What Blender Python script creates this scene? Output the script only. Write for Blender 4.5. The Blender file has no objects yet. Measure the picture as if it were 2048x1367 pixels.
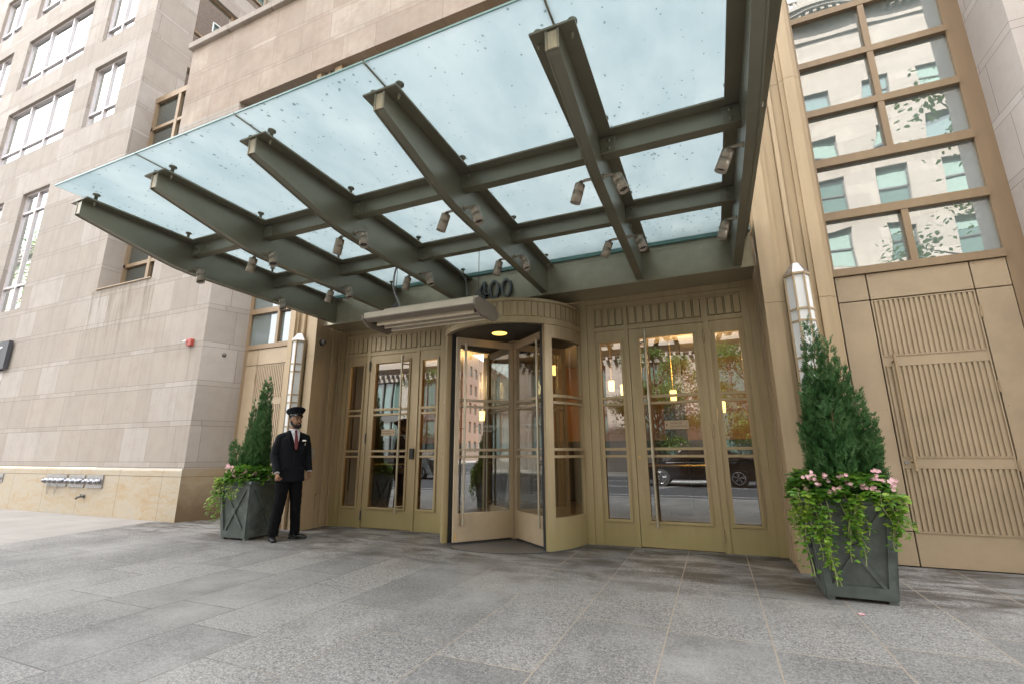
import bpy, bmesh, math, random
import numpy as np
from mathutils import Vector, Matrix
R = math.radians
S = bpy.context.scene
COL = S.collection

# ---------------------------------------------------------------- camera
cam_d = bpy.data.cameras.new('camera')
cam_d.sensor_width = 36.0
cam_d.lens = 16.423
cam_d.clip_start = 0.05
cam_d.clip_end = 1000.0
cam = bpy.data.objects.new('camera', cam_d)
COL.objects.link(cam)
right = Vector((0.9212, 0.3890, -0.0047)).normalized()
back = Vector((0.3785, -0.8963, -0.2316)).normalized()
up = back.cross(right).normalized()
right = up.cross(back).normalized()
m = Matrix((right, up, back)).transposed().to_4x4()
m.translation = Vector((0.0, 0.0, 1.2))
cam.matrix_world = m
S.camera = cam

# ---------------------------------------------------------------- light
SUN_DIR = Vector((-0.25, 0.62, 0.74)).normalized()      # towards the sun
world = bpy.data.worlds.new("World")
S.world = world
world.use_nodes = True
wt = world.node_tree
wt.nodes.clear()
sky = wt.nodes.new('ShaderNodeTexSky')
sky.sky_type = 'NISHITA'
sky.sun_disc = False
sky.sun_elevation = math.asin(SUN_DIR.z)
sky.sun_rotation = math.atan2(SUN_DIR.x, SUN_DIR.y)
sky.dust_density = 3.0
sky.air_density = 1.0
tc = wt.nodes.new('ShaderNodeTexCoord')
cl = wt.nodes.new('ShaderNodeTexNoise')
cl.inputs['Scale'].default_value = 2.2
cl.inputs['Detail'].default_value = 6.0
cl.inputs['Roughness'].default_value = 0.6
cr = wt.nodes.new('ShaderNodeValToRGB')
cr.color_ramp.elements[0].position = 0.32
cr.color_ramp.elements[0].color = (0.35, 0.35, 0.35, 1)
cr.color_ramp.elements[1].position = 0.60
cr.color_ramp.elements[1].color = (0.92, 0.92, 0.92, 1)
mx = wt.nodes.new('ShaderNodeMix')
mx.data_type = 'RGBA'
mx.inputs[7].default_value = (8.2, 8.3, 8.4, 1)          # thin bright cloud
bg = wt.nodes.new('ShaderNodeBackground')
bg.inputs['Strength'].default_value = 0.14
wo = wt.nodes.new('ShaderNodeOutputWorld')
L = wt.links.new
L(tc.outputs['Generated'], cl.inputs['Vector'])
L(cl.outputs['Fac'], cr.inputs['Fac'])
L(cr.outputs['Color'], mx.inputs[0])
L(sky.outputs['Color'], mx.inputs[6])
L(mx.outputs[2], bg.inputs['Color'])
L(bg.outputs['Background'], wo.inputs['Surface'])

sun_d = bpy.data.lights.new('sun', 'SUN')
sun_d.energy = 4.4
sun_d.angle = R(0.6)
sun_d.color = (1.0, 0.95, 0.88)
sun = bpy.data.objects.new('sun', sun_d)
COL.objects.link(sun)
sun.rotation_euler = (-SUN_DIR).to_track_quat('-Z', 'Y').to_euler()

S.view_settings.view_transform = 'Standard'
S.view_settings.look = 'None'
S.view_settings.exposure = 2.48
S.view_settings.gamma = 1.0
S.cycles.max_bounces = 8
S.cycles.transparent_max_bounces = 12
S.cycles.caustics_reflective = False
S.cycles.caustics_refractive = False

# ---------------------------------------------------------------- helpers
class MB:
    """collects shapes and links them as ONE mesh object"""
    def __init__(self): self.v = []; self.f = []; self.sm = []
    def add(self, vs, fs, smooth=False):
        o = len(self.v)
        self.v += [tuple(p) for p in vs]
        for f in fs:
            self.f.append([i + o for i in f]); self.sm.append(smooth)
    def box(self, x0, x1, y0, y1, z0, z1, b=0.0):
        if b <= 0:
            vs = [(x, y, z) for x in (x0, x1) for y in (y0, y1) for z in (z0, z1)]
            fs = [(0,1,3,2),(4,6,7,5),(0,4,5,1),(2,3,7,6),(0,2,6,4),(1,5,7,3)]
            self.add(vs, fs); return
        bm = bmesh.new()
        bmesh.ops.create_cube(bm, size=1.0)
        for v in bm.verts:
            v.co = ((x0+x1)/2+v.co.x*(x1-x0), (y0+y1)/2+v.co.y*(y1-y0), (z0+z1)/2+v.co.z*(z1-z0))
        bmesh.ops.bevel(bm, geom=list(bm.edges), offset=b, segments=1, affect='EDGES')
        self.bm(bm)
    def bm(self, bm, smooth=False):
        bm.verts.index_update()
        self.add([v.co[:] for v in bm.verts], [[v.index for v in f.verts] for f in bm.faces], smooth)
        bm.free()
    def prism(self, prof, a, b, axis='x', smooth=False):
        """closed profile of (p,q) swept along axis from a to b"""
        def P(p, q, t):
            return (t, p, q) if axis == 'x' else (p, t, q) if axis == 'y' else (p, q, t)
        n = len(prof)
        vs = [P(p, q, a) for p, q in prof] + [P(p, q, b) for p, q in prof]
        fs = [[i, (i+1) % n, n+(i+1) % n, n+i] for i in range(n)]
        self.add(vs, fs, smooth)
        self.add(vs[:n], [list(range(n))[::-1]]); self.add(vs[n:], [list(range(n))])
    def tube(self, pts, r, n=10, caps=True):
        pts = [Vector(p) for p in pts]
        rs = r if isinstance(r, (list, tuple)) else [r]*len(pts)
        vs = []; fs = []
        t0 = (pts[1]-pts[0]).normalized()
        ref = Vector((0, 0, 1)) if abs(t0.z) < .9 else Vector((1, 0, 0))
        u = t0.cross(ref).normalized()
        for i, p in enumerate(pts):
            t = (pts[min(i+1, len(pts)-1)]-pts[max(i-1, 0)]).normalized()
            u = (u-t*u.dot(t)).normalized(); w = t.cross(u)
            for k in range(n):
                a = 2*math.pi*k/n
                vs.append(p+(u*math.cos(a)+w*math.sin(a))*rs[i])
        for i in range(len(pts)-1):
            for k in range(n):
                fs.append([i*n+k, i*n+(k+1) % n, (i+1)*n+(k+1) % n, (i+1)*n+k])
        self.add(vs, fs, True)
        if caps:
            m = len(pts)-1
            self.add(vs[:n], [list(range(n))[::-1]]); self.add(vs[m*n:], [list(range(n))])
    def lathe(self, prof, cx, cy, n=24, a0=0.0, a1=2*math.pi):
        full = abs(a1-a0-2*math.pi) < 1e-6
        m = n if full else n+1
        vs = []; fs = []
        for k in range(m):
            a = a0+(a1-a0)*k/n
            for r, z in prof: vs.append((cx+r*math.cos(a), cy+r*math.sin(a), z))
        q = len(prof)
        for k in range(n):
            k2 = (k+1) % m
            for j in range(q-1):
                fs.append([k*q+j, k2*q+j, k2*q+j+1, k*q+j+1])
        self.add(vs, fs, True)
    def ball(self, c, r, seg=12, rings=8):
        bm = bmesh.new()
        bmesh.ops.create_uvsphere(bm, u_segments=seg, v_segments=rings, radius=1.0)
        r = r if isinstance(r, (tuple, list)) else (r, r, r)
        for v in bm.verts: v.co = Vector((c[0]+v.co.x*r[0], c[1]+v.co.y*r[1], c[2]+v.co.z*r[2]))
        self.bm(bm, True)
    def arc(self, cx, cy, r0, r1, a0, a1, z0, z1, n=16):
        """a solid piece of ring"""
        vs = []
        for k in range(n+1):
            a = a0+(a1-a0)*k/n; c, s = math.cos(a), math.sin(a)
            for r, z in ((r0, z0), (r1, z0), (r1, z1), (r0, z1)): vs.append((cx+r*c, cy+r*s, z))
        fs = []
        for k in range(n):
            for j in range(4):
                fs.append([k*4+j, k*4+(j+1) % 4, (k+1)*4+(j+1) % 4, (k+1)*4+j])
        fs.append([3, 2, 1, 0]); e = n*4; fs.append([e, e+1, e+2, e+3])
        self.add(vs, fs)
    def xf(self, M):
        self.v = [tuple(M @ Vector(p)) for p in self.v]; return self
    def build(self, name, mat, parent=None, smooth=None, angle=None):
        me = bpy.data.meshes.new(name)
        me.from_pydata(self.v, [], self.f)
        me.polygons.foreach_set('use_smooth', self.sm if smooth is None else [smooth]*len(self.f))
        bm = bmesh.new(); bm.from_mesh(me)
        bmesh.ops.recalc_face_normals(bm, faces=bm.faces)
        bm.to_mesh(me); bm.free()
        me.materials.append(mat)
        o = bpy.data.objects.new(name, me)
        COL.objects.link(o)
        if parent is not None: o.parent = parent
        return o

def tag(o, label=None, cat=None, group=None, kind=None):
    if label: o['label'] = label
    if cat: o['category'] = cat
    if group: o['group'] = group
    if kind: o['kind'] = kind
    return o
def thing(name, label, cat, loc=(0,0,0), rz=0.0, group=None):
    o = bpy.data.objects.new(name, None)
    o.empty_display_size = 0.1
    COL.objects.link(o)
    o.location = loc; o.rotation_euler = (0, 0, rz)
    return tag(o, label, cat, group)
def copy_tree(o, parent=None):
    c = o.copy(); COL.objects.link(c)
    if parent is not None: c.parent = parent
    for ch in list(o.children): copy_tree(ch, c)
    return c

# ---------------------------------------------------------------- materials
class NT:
    def __init__(self, name):
        self.m = bpy.data.materials.new(name); self.m.use_nodes = True
        self.t = self.m.node_tree; self.t.nodes.clear()
        self.out = self.t.nodes.new('ShaderNodeOutputMaterial')
        self._pos = None
    def n(self, typ, **kw):
        nd = self.t.nodes.new(typ)
        for k, v in kw.items(): setattr(nd, k, v)
        return nd
    def set(self, sock, v):
        if hasattr(v, 'is_linked') or isinstance(v, bpy.types.NodeSocket): self.t.links.new(v, sock)
        else: sock.default_value = v
    def math(self, op, a, b=0.0, c=0.0, clamp=False):
        nd = self.n('ShaderNodeMath', operation=op); nd.use_clamp = clamp
        self.set(nd.inputs[0], a); self.set(nd.inputs[1], b); self.set(nd.inputs[2], c)
        return nd.outputs[0]
    def pos(self):
        if self._pos is None:
            g = self.n('ShaderNodeNewGeometry'); s = self.n('ShaderNodeSeparateXYZ')
            self.t.links.new(g.outputs['Position'], s.inputs[0])
            s2 = self.n('ShaderNodeSeparateXYZ'); self.t.links.new(g.outputs['True Normal'], s2.inputs[0])
            self._pos = (s.outputs[0], s.outputs[1], s.outputs[2], g, s2)
        return self._pos
    def comb(self, x, y, z=0.0):
        c = self.n('ShaderNodeCombineXYZ')
        self.set(c.inputs[0], x); self.set(c.inputs[1], y); self.set(c.inputs[2], z)
        return c.outputs[0]
    def noise(self, vec, scale, detail=4.0, rough=0.55, dist=0.0):
        nd = self.n('ShaderNodeTexNoise')
        if vec is not None: self.set(nd.inputs['Vector'], vec)
        nd.inputs['Scale'].default_value = scale; nd.inputs['Detail'].default_value = detail
        nd.inputs['Roughness'].default_value = rough; nd.inputs['Distortion'].default_value = dist
        return nd.outputs['Fac']
    def white(self, vec):
        nd = self.n('ShaderNodeTexWhiteNoise', noise_dimensions='3D'); self.set(nd.inputs['Vector'], vec)
        return nd.outputs['Value']
    def ramp(self, fac, stops):
        nd = self.n('ShaderNodeValToRGB'); self.set(nd.inputs['Fac'], fac)
        e = nd.color_ramp.elements
        while len(e) < len(stops): e.new(0.5)
        for el, (p, c) in zip(e, stops):
            el.position = p
            el.color = (c, c, c, 1) if isinstance(c, (int, float)) else (*c, 1)
        return nd.outputs['Color']
    def mix(self, fac, a, b, blend='MIX'):
        nd = self.n('ShaderNodeMix', data_type='RGBA', blend_type=blend)
        self.set(nd.inputs[0], fac)
        for s, v in ((nd.inputs[6], a), (nd.inputs[7], b)):
            self.set(s, (*v, 1) if isinstance(v, tuple) and len(v) == 3 else v)
        return nd.outputs[2]
    def bump(self, h, strength, dist=0.01):
        nd = self.n('ShaderNodeBump'); self.set(nd.inputs['Height'], h)
        nd.inputs['Strength'].default_value = strength; nd.inputs['Distance'].default_value = dist
        return nd.outputs[0]
    def principled(self, color, rough=0.5, metal=0.0, normal=None, spec=0.5, coat=0.0, emit=None, estr=0.0):
        p = self.n('ShaderNodeBsdfPrincipled')
        self.set(p.inputs['Base Color'], (*color, 1) if isinstance(color, tuple) else color)
        self.set(p.inputs['Roughness'], rough); self.set(p.inputs['Metallic'], metal)
        p.inputs['Specular IOR Level'].default_value = spec
        p.inputs['Coat Weight'].default_value = coat
        if normal is not None: self.set(p.inputs['Normal'], normal)
        if emit is not None:
            p.inputs['Emission Color'].default_value = (*emit, 1); p.inputs['Emission Strength'].default_value = estr
        return p.outputs[0]
    def done(self, sh):
        self.t.links.new(sh, self.out.inputs['Surface']); return self.m

def paint(name, col, rough=0.5, metal=0.0, var=0.12, scale=6.0, bump=0.0, spec=0.5, streak=False, coat=0.0):
    k = NT(name); x, y, z, g, _ = k.pos()
    if streak: vec = k.comb(k.math('MULTIPLY', x, 1.0), k.math('MULTIPLY', y, 1.0), k.math('MULTIPLY', z, 0.12))
    else: vec = g.outputs['Position']
    n = k.noise(vec, scale, 5.0, 0.6)
    lo = tuple(c*(1-var) for c in col); hi = tuple(min(1, c*(1+var)) for c in col)
    c = k.ramp(n, [(0.3, lo), (0.7, hi)])
    f = k.noise(g.outputs['Position'], 60.0, 3.0)
    rr = k.math('ADD', rough-0.06, k.math('MULTIPLY', f, 0.12))
    nm = k.bump(k.noise(g.outputs['Position'], 180.0, 2.0), bump, 0.002) if bump else None
    return k.done(k.principled(c, rr, metal, nm, spec, coat))

def stone_mat(name, base, tint, blotch=0.32, drips=False, thin0=0.965, per=0.783, thin=0.105, length=1.07, bands=True):
    k = NT(name); x, y, z, g, nn = k.pos()
    side = k.math('GREATER_THAN', k.math('ABSOLUTE', nn.outputs[0]), 0.6)
    u = k.math('ADD', k.math('MULTIPLY', x, k.math('SUBTRACT', 1.0, side)), k.math('MULTIPLY', y, side))
    zz = k.math('SUBTRACT', z, thin0)
    row = k.math('FLOOR', k.math('DIVIDE', zz, per))
    zr = k.math('SUBTRACT', zz, k.math('MULTIPLY', row, per))
    isthin = k.math('LESS_THAN', zr, thin)
    rid = k.math('ADD', k.math('MULTIPLY', row, 2.0), isthin)
    off = k.white(k.comb(rid, side, 3.7))
    # uneven block lengths: warp the run of each course a little
    uu = k.math('ADD', k.math('DIVIDE', u, length), k.math('MULTIPLY', off, 7.3))
    uu = k.math('ADD', uu, k.math('MULTIPLY', k.math('SINE', k.math('MULTIPLY', uu, 2.1)), 0.22))
    cell = k.math('FLOOR', uu); fr = k.math('SUBTRACT', uu, cell)
    jw = 0.0065
    jv = k.math('LESS_THAN', k.math('MULTIPLY', fr, length), jw)
    jh = k.math('MAXIMUM', k.math('LESS_THAN', zr, jw),
                k.math('LESS_THAN', k.math('ABSOLUTE', k.math('SUBTRACT', zr, thin)), jw*0.45))
    joint = k.math('MAXIMUM', jv, jh)
    hsh = k.white(k.comb(cell, rid, side))
    P = g.outputs['Position']
    cloud = k.noise(P, 0.9, 6.0, 0.62)
    fine = k.noise(P, 38.0, 5.0, 0.7)
    str_ = k.noise(k.comb(k.math('MULTIPLY', u, 2.2), side, k.math('MULTIPLY', z, 0.10)), 2.4, 5.0, 0.6)
    c = k.ramp(hsh, [(0.0, tuple(b*0.90 for b in base)), (0.55, base), (1.0, tint)])
    c = k.mix(k.math('MULTIPLY', k.ramp(cloud, [(0.38, 0.0), (0.72, 1.0)]), blotch), c, tuple(b*(0.74 if blotch < 0.5 else 0.58) for b in base))
    cl2 = k.noise(k.comb(k.math('ADD', u, k.math('MULTIPLY', hsh, 37.0)), rid, z), 2.6, 6.0, 0.7)
    c = k.mix(k.math('MULTIPLY', k.ramp(cl2, [(0.45, 0.0), (0.70, 1.0)]), blotch*0.9), c, (base[0]*0.66, base[1]*0.60, base[2]*0.56))
    c = k.mix(k.math('MULTIPLY', k.ramp(str_, [(0.50, 0.0), (0.75, 1.0)]), 0.34), c, (base[0]*0.62, base[1]*0.58, base[2]*0.55))
    c = k.mix(k.math('MULTIPLY', k.ramp(fine, [(0.3, 0.0), (0.75, 1.0)]), 0.16), c, tuple(b*0.72 for b in base))
    c = k.mix(k.math('MULTIPLY', joint, 0.78), c, (0.10, 0.082, 0.068))
    if drips:
        dm = k.math('MULTIPLY', k.ramp(k.math('MULTIPLY', k.math('SUBTRACT', z, 3.0), 0.5), [(0.0, 0.0), (0.97, 1.0), (1.0, 1.0)]), k.math('MULTIPLY', k.math('LESS_THAN', z, 5.06), k.math('LESS_THAN', k.math('ABSOLUTE', k.math('ADD', x, 12.4)), 1.25)))
        dr = k.ramp(k.noise(k.comb(k.math('MULTIPLY', x, 5.0), 0.0, k.math('MULTIPLY', z, 0.5)), 1.6, 6.0, 0.7), [(0.45, 0.0), (0.68, 1.0)])
        c = k.mix(k.math('MULTIPLY', k.math('MULTIPLY', dm, dr), 0.75), c, (0.15, 0.125, 0.075))
    h = k.math('SUBTRACT', k.math('MULTIPLY', fine, 0.18), joint)
    return k.done(k.principled(c, 0.85, 0.0, k.bump(h, 0.45, 0.006), 0.25))

def glass_mat(name, tint, refl, rough=0.0, wave=0.0, wscale=1.0, back=None, backmix=0.0, gcol=(0.92, 0.95, 0.95)):
    """a pane: part clear (or lined with a backing colour), part mirror, more mirror at grazing angles"""
    k = NT(name); g = k.pos()[3]
    nm = None
    if wave: nm = k.bump(k.noise(g.outputs['Position'], wscale, 2.0, 0.4), wave, 0.05)
    tr = k.n('ShaderNodeBsdfTransparent'); tr.inputs[0].default_value = (*tint, 1)
    base = tr.outputs[0]
    if back is not None:
        d = k.n('ShaderNodeBsdfDiffuse'); d.inputs[0].default_value = (*back, 1)
        ms = k.n('ShaderNodeMixShader'); ms.inputs[0].default_value = backmix
        k.t.links.new(base, ms.inputs[1]); k.t.links.new(d.outputs[0], ms.inputs[2]); base = ms.outputs[0]
    gl = k.n('ShaderNodeBsdfGlossy'); gl.inputs['Roughness'].default_value = rough
    gl.inputs['Color'].default_value = (*gcol, 1)
    if nm is not None: k.t.links.new(nm, gl.inputs['Normal'])
    dp = k.n('ShaderNodeVectorMath', operation='DOT_PRODUCT')
    k.t.links.new(g.outputs['Normal'], dp.inputs[0]); k.t.links.new(g.outputs['Incoming'], dp.inputs[1])
    sch = k.math('POWER', k.math('SUBTRACT', 1.0, k.math('ABSOLUTE', dp.outputs['Value']), clamp=True), 4.0)
    fac = k.math('ADD', refl, k.math('MULTIPLY', sch, 1.0-refl), clamp=True)
    ms = k.n('ShaderNodeMixShader'); k.t.links.new(fac, ms.inputs[0])
    k.t.links.new(base, ms.inputs[1]); k.t.links.new(gl.outputs[0], ms.inputs[2])
    return k.done(ms.outputs[0])

def emit_mat(name, col, s):
    k = NT(name); e = k.n('ShaderNodeEmission'); e.inputs[0].default_value = (*col, 1); e.inputs[1].default_value = s
    return k.done(e.outputs[0])

def leaf_mat(name, c0, c1, c2, trans=0.35, nscale=5.0, rough=0.5):
    k = NT(name); g = k.pos()[3]
    rnd = g.outputs['Random Per Island']
    n = k.noise(g.outputs['Position'], nscale, 3.0)
    f = k.math('ADD', k.math('MULTIPLY', rnd, 0.42), k.math('MULTIPLY', k.ramp(n, [(0.32, 0.0), (0.68, 1.0)]), 0.50))
    c = k.ramp(f, [(0.10, c0), (0.45, c1), (0.88, c2)])
    p = k.principled(c, rough, 0.0, None, 0.35)
    t = k.n('ShaderNodeBsdfTranslucent'); k.t.links.new(k.mix(0.5, c, tuple(min(1, v*1.6) for v in c2)), t.inputs[0])
    ms = k.n('ShaderNodeMixShader'); ms.inputs[0].default_value = trans
    k.t.links.new(p, ms.inputs[1]); k.t.links.new(t.outputs[0], ms.inputs[2])
    return k.done(ms.outputs[0])

MAT = {}
MAT['stone'] = stone_mat('limestone_blocks', (0.44, 0.385, 0.335), (0.50, 0.45, 0.41), drips=True)
MAT['stone_lit'] = stone_mat('painted_lit_limestone', (0.60, 0.535, 0.485), (0.66, 0.60, 0.56))  # lighter copy of the limestone: brightness of return and soffit painted into the colour
MAT['stone_warm'] = stone_mat('warm_limestone_blocks', (0.475, 0.385, 0.315), (0.54, 0.46, 0.39), blotch=0.62)
MAT['stone_pale'] = stone_mat('pale_limestone', (0.28, 0.252, 0.225), (0.31, 0.28, 0.25), thin0=0.0, per=0.62, thin=0.62, length=1.4)

def bronze_mat():
    k = NT('bronze_paint'); x, y, z, g, _ = k.pos(); P = g.outputs['Position']
    st = k.noise(k.comb(k.math('MULTIPLY', x, 1.0), k.math('MULTIPLY', y, 1.0), k.math('MULTIPLY', z, 0.08)), 14.0, 5.0, 0.6)
    bl = k.noise(P, 1.7, 5.0, 0.6)
    c = k.ramp(st, [(0.25, (0.39, 0.29, 0.165)), (0.75, (0.48, 0.37, 0.225))])
    c = k.mix(k.math('MULTIPLY', k.ramp(bl, [(0.4, 0.0), (0.75, 1.0)]), 0.35), c, (0.37, 0.265, 0.14))
    # olive reflected light painted into the foot of the bronze, ragged upper edge
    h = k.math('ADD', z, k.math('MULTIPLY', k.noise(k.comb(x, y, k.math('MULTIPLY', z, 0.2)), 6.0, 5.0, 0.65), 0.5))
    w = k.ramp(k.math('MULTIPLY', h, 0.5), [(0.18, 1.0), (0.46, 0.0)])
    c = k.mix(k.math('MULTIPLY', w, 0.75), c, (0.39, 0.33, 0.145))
    rr = k.math('ADD', 0.36, k.math('MULTIPLY', bl, 0.16))
    return k.done(k.principled(c, rr, 0.32, k.bump(k.noise(P, 220.0, 2.0), 0.05, 0.002), 0.45))
MAT['bronze'] = bronze_mat()
MAT['bronze_panel'] = paint('bronze_panel_paint', (0.475, 0.365, 0.245), 0.45, 0.12, 0.12, 2.2, 0.05, streak=False)
MAT['bronze_pil'] = paint('bronze_pilaster_paint', (0.45, 0.335, 0.205), 0.5, 0.15, 0.1, 9.0, 0.04, streak=True)
MAT['bronze_frame'] = paint('bronze_window_frame', (0.33, 0.235, 0.145), 0.45, 0.2, 0.08, 9.0, 0.0, streak=True)
MAT['groove'] = paint('groove_shadow_gap', (0.045, 0.036, 0.026), 0.8, 0.0, 0.1)
MAT['handle'] = paint('satin_handle', (0.46, 0.40, 0.30), 0.33, 0.75, 0.08, 30.0, streak=True)
MAT['brass'] = paint('brass', (0.62, 0.42, 0.16), 0.3, 0.9, 0.1)
MAT['steel'] = paint('canopy_steel', (0.235, 0.218, 0.160), 0.36, 0.42, 0.10, 2.0, 0.0, streak=False)
MAT['steel_tan'] = paint('canopy_end_plate', (0.42, 0.36, 0.25), 0.4, 0.3, 0.1, 30.0, streak=True)
MAT['fascia'] = paint('fascia_steel', (0.36, 0.32, 0.225), 0.3, 0.35, 0.14, 3.0, 0.04)
MAT['spot'] = paint('brushed_bronze_spot', (0.38, 0.32, 0.25), 0.36, 0.4, 0.06, 40.0)
MAT['lens'] = paint('spot_lens', (0.12, 0.11, 0.10), 0.15, 0.0, 0.2)
MAT['dark'] = paint('dark_rubber', (0.02, 0.02, 0.021), 0.55, 0.0, 0.2)
MAT['numeral'] = paint('numeral_grey', (0.11, 0.11, 0.11), 0.4, 0.4, 0.15, 20.0)
MAT['heater'] = paint('heater_taupe', (0.27, 0.225, 0.18), 0.5, 0.1, 0.05)
MAT['heater_top'] = paint('heater_cream', (0.70, 0.62, 0.50), 0.42, 0.1, 0.06, 8.0)
MAT['slat'] = paint('heater_louvre_cream', (0.84, 0.71, 0.53), 0.45, 0.05, 0.05)
MAT['conduit'] = paint('grey_conduit', (0.33, 0.33, 0.32), 0.4, 0.3, 0.1)
MAT['cap'] = paint('sconce_cap', (0.40, 0.37, 0.36), 0.28, 0.7, 0.1, 20.0)
MAT['opal'] = paint('opal_glass', (0.86, 0.86, 0.85), 0.25, 0.0, 0.03)
MAT['frame_light'] = paint('tower_window_frame', (0.66, 0.60, 0.60), 0.4, 0.2, 0.05)
MAT['lead'] = paint('lead_grey_planter', (0.105, 0.122, 0.112), 0.42, 0.2, 0.28, 7.0, 0.15)
MAT['soil'] = paint('soil', (0.03, 0.022, 0.015), 0.95, 0.0, 0.4, 30.0, 0.6)
MAT['red'] = paint('red_enamel', (0.42, 0.075, 0.055), 0.4, 0.0, 0.1)
MAT['white'] = paint('white_enamel', (0.72, 0.72, 0.70), 0.4, 0.0, 0.05)
MAT['chrome'] = paint('chrome', (0.30, 0.30, 0.315), 0.25, 0.95, 0.1)
MAT['plate'] = paint('steel_plate', (0.36, 0.35, 0.34), 0.35, 0.7, 0.2, 12.0)
MAT['sign'] = paint('charcoal_sign', (0.045, 0.044, 0.05), 0.5, 0.0, 0.1)
MAT['signplate'] = paint('door_notice_plate', (0.45, 0.33, 0.22), 0.45, 0.1, 0.05)
MAT['ink'] = paint('notice_lettering', (0.07, 0.05, 0.035), 0.5)
MAT['etch'] = paint('etched_lettering', (0.62, 0.64, 0.62), 0.7)
MAT['door_glass'] = glass_mat('door_glass', (0.58, 0.59, 0.54), 0.31, 0.0, 0.02, 1.1)
MAT['curve_glass'] = glass_mat('curved_glass', (0.72, 0.75, 0.72), 0.10)
MAT['tower_glass'] = glass_mat('tower_glass', (0.3, 0.33, 0.33), 0.78, 0.0, 0.03, 1.0, (0.05, 0.07, 0.065), 0.7)
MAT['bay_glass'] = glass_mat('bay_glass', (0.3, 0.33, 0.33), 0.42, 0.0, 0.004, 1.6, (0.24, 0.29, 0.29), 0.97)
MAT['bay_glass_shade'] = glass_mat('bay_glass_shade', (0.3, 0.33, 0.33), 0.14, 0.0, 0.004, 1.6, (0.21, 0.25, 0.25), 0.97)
MAT['slot_glass'] = glass_mat('slot_glass', (0.3, 0.33, 0.33), 0.10, 0.0, 0.0, 1.6, (0.06, 0.07, 0.062), 0.97)
MAT['opp_glass'] = glass_mat('opposite_glass', (0.3, 0.33, 0.33), 0.12, 0.0, 0.0, 1.0, (0.07, 0.12, 0.11), 0.95)

def canopy_glass():
    k = NT('frosted_canopy_glass'); x, y, z, g, _ = k.pos(); P = g.outputs['Position']
    v = k.n('ShaderNodeTexVoronoi'); v.inputs['Scale'].default_value = 12.0
    dv = k.mix(0.5, P, P)
    ds = k.noise(P, 30.0, 3.0)
    k.t.links.new(k.comb(k.math('ADD', x, k.math('MULTIPLY', ds, 0.03)), k.math('MULTIPLY', k.math('ADD', y, k.math('MULTIPLY', ds, 0.05)), 0.7), 0.0), v.inputs['Vector'])
    sz = k.math('MULTIPLY', k.white(v.outputs['Position']), 0.42)
    dens = k.ramp(k.noise(P, 0.8, 3.0), [(0.36, 0.45), (0.60, 1.0)])
    spot = k.math('LESS_THAN', v.outputs['Distance'], k.math('MULTIPLY', k.math('SUBTRACT', sz, 0.245), dens))
    v2 = k.n('ShaderNodeTexVoronoi'); v2.inputs['Scale'].default_value = 24.0
    k.t.links.new(k.comb(k.math('ADD', x, k.math('MULTIPLY', ds, 0.03)), k.math('MULTIPLY', y, 0.8), 3.0), v2.inputs['Vector'])
    sp2 = k.math('LESS_THAN', v2.outputs['Distance'], k.math('MULTIPLY', k.math('SUBTRACT', k.math('MULTIPLY', k.white(v2.outputs['Position']), 0.60), 0.29), dens))
    film = k.noise(k.comb(x, k.math('MULTIPLY', y, 0.5), 0.0), 1.6, 6.0, 0.65)
    edge = k.ramp(k.math('MULTIPLY', k.math('SUBTRACT', y, k.math('MULTIPLY', k.noise(P, 5.0, 4.0), 0.35)), 0.1), [(0.555, 0.0), (0.60, 1.0)])
    c = k.ramp(film, [(0.25, (0.43, 0.50, 0.515)), (0.75, (0.585, 0.625, 0.625))])
    c = k.mix(k.math('MULTIPLY', spot, 0.8), c, (0.13, 0.18, 0.18))
    c = k.mix(k.math('MULTIPLY', sp2, 0.75), c, (0.16, 0.21, 0.21))
    c = k.mix(k.math('MULTIPLY', edge, 0.28), c, (0.15, 0.2, 0.2))
    t = k.n('ShaderNodeBsdfTranslucent'); k.t.links.new(c, t.inputs[0])
    tr = k.n('ShaderNodeBsdfTransparent'); k.t.links.new(c, tr.inputs[0])
    gl = k.n('ShaderNodeBsdfGlossy'); gl.inputs['Roughness'].default_value = 0.25
    m1 = k.n('ShaderNodeMixShader'); m1.inputs[0].default_value = 0.06
    k.t.links.new(t.outputs[0], m1.inputs[1]); k.t.links.new(tr.outputs[0], m1.inputs[2])
    m2 = k.n('ShaderNodeMixShader'); m2.inputs[0].default_value = 0.05
    k.t.links.new(m1.outputs[0], m2.inputs[1]); k.t.links.new(gl.outputs[0], m2.inputs[2])
    return k.done(m2.outputs[0])
MAT['canopy_glass'] = canopy_glass()
MAT['glass_edge'] = paint('green_glass_edge', (0.16, 0.30, 0.27), 0.2, 0.0, 0.1)

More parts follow.
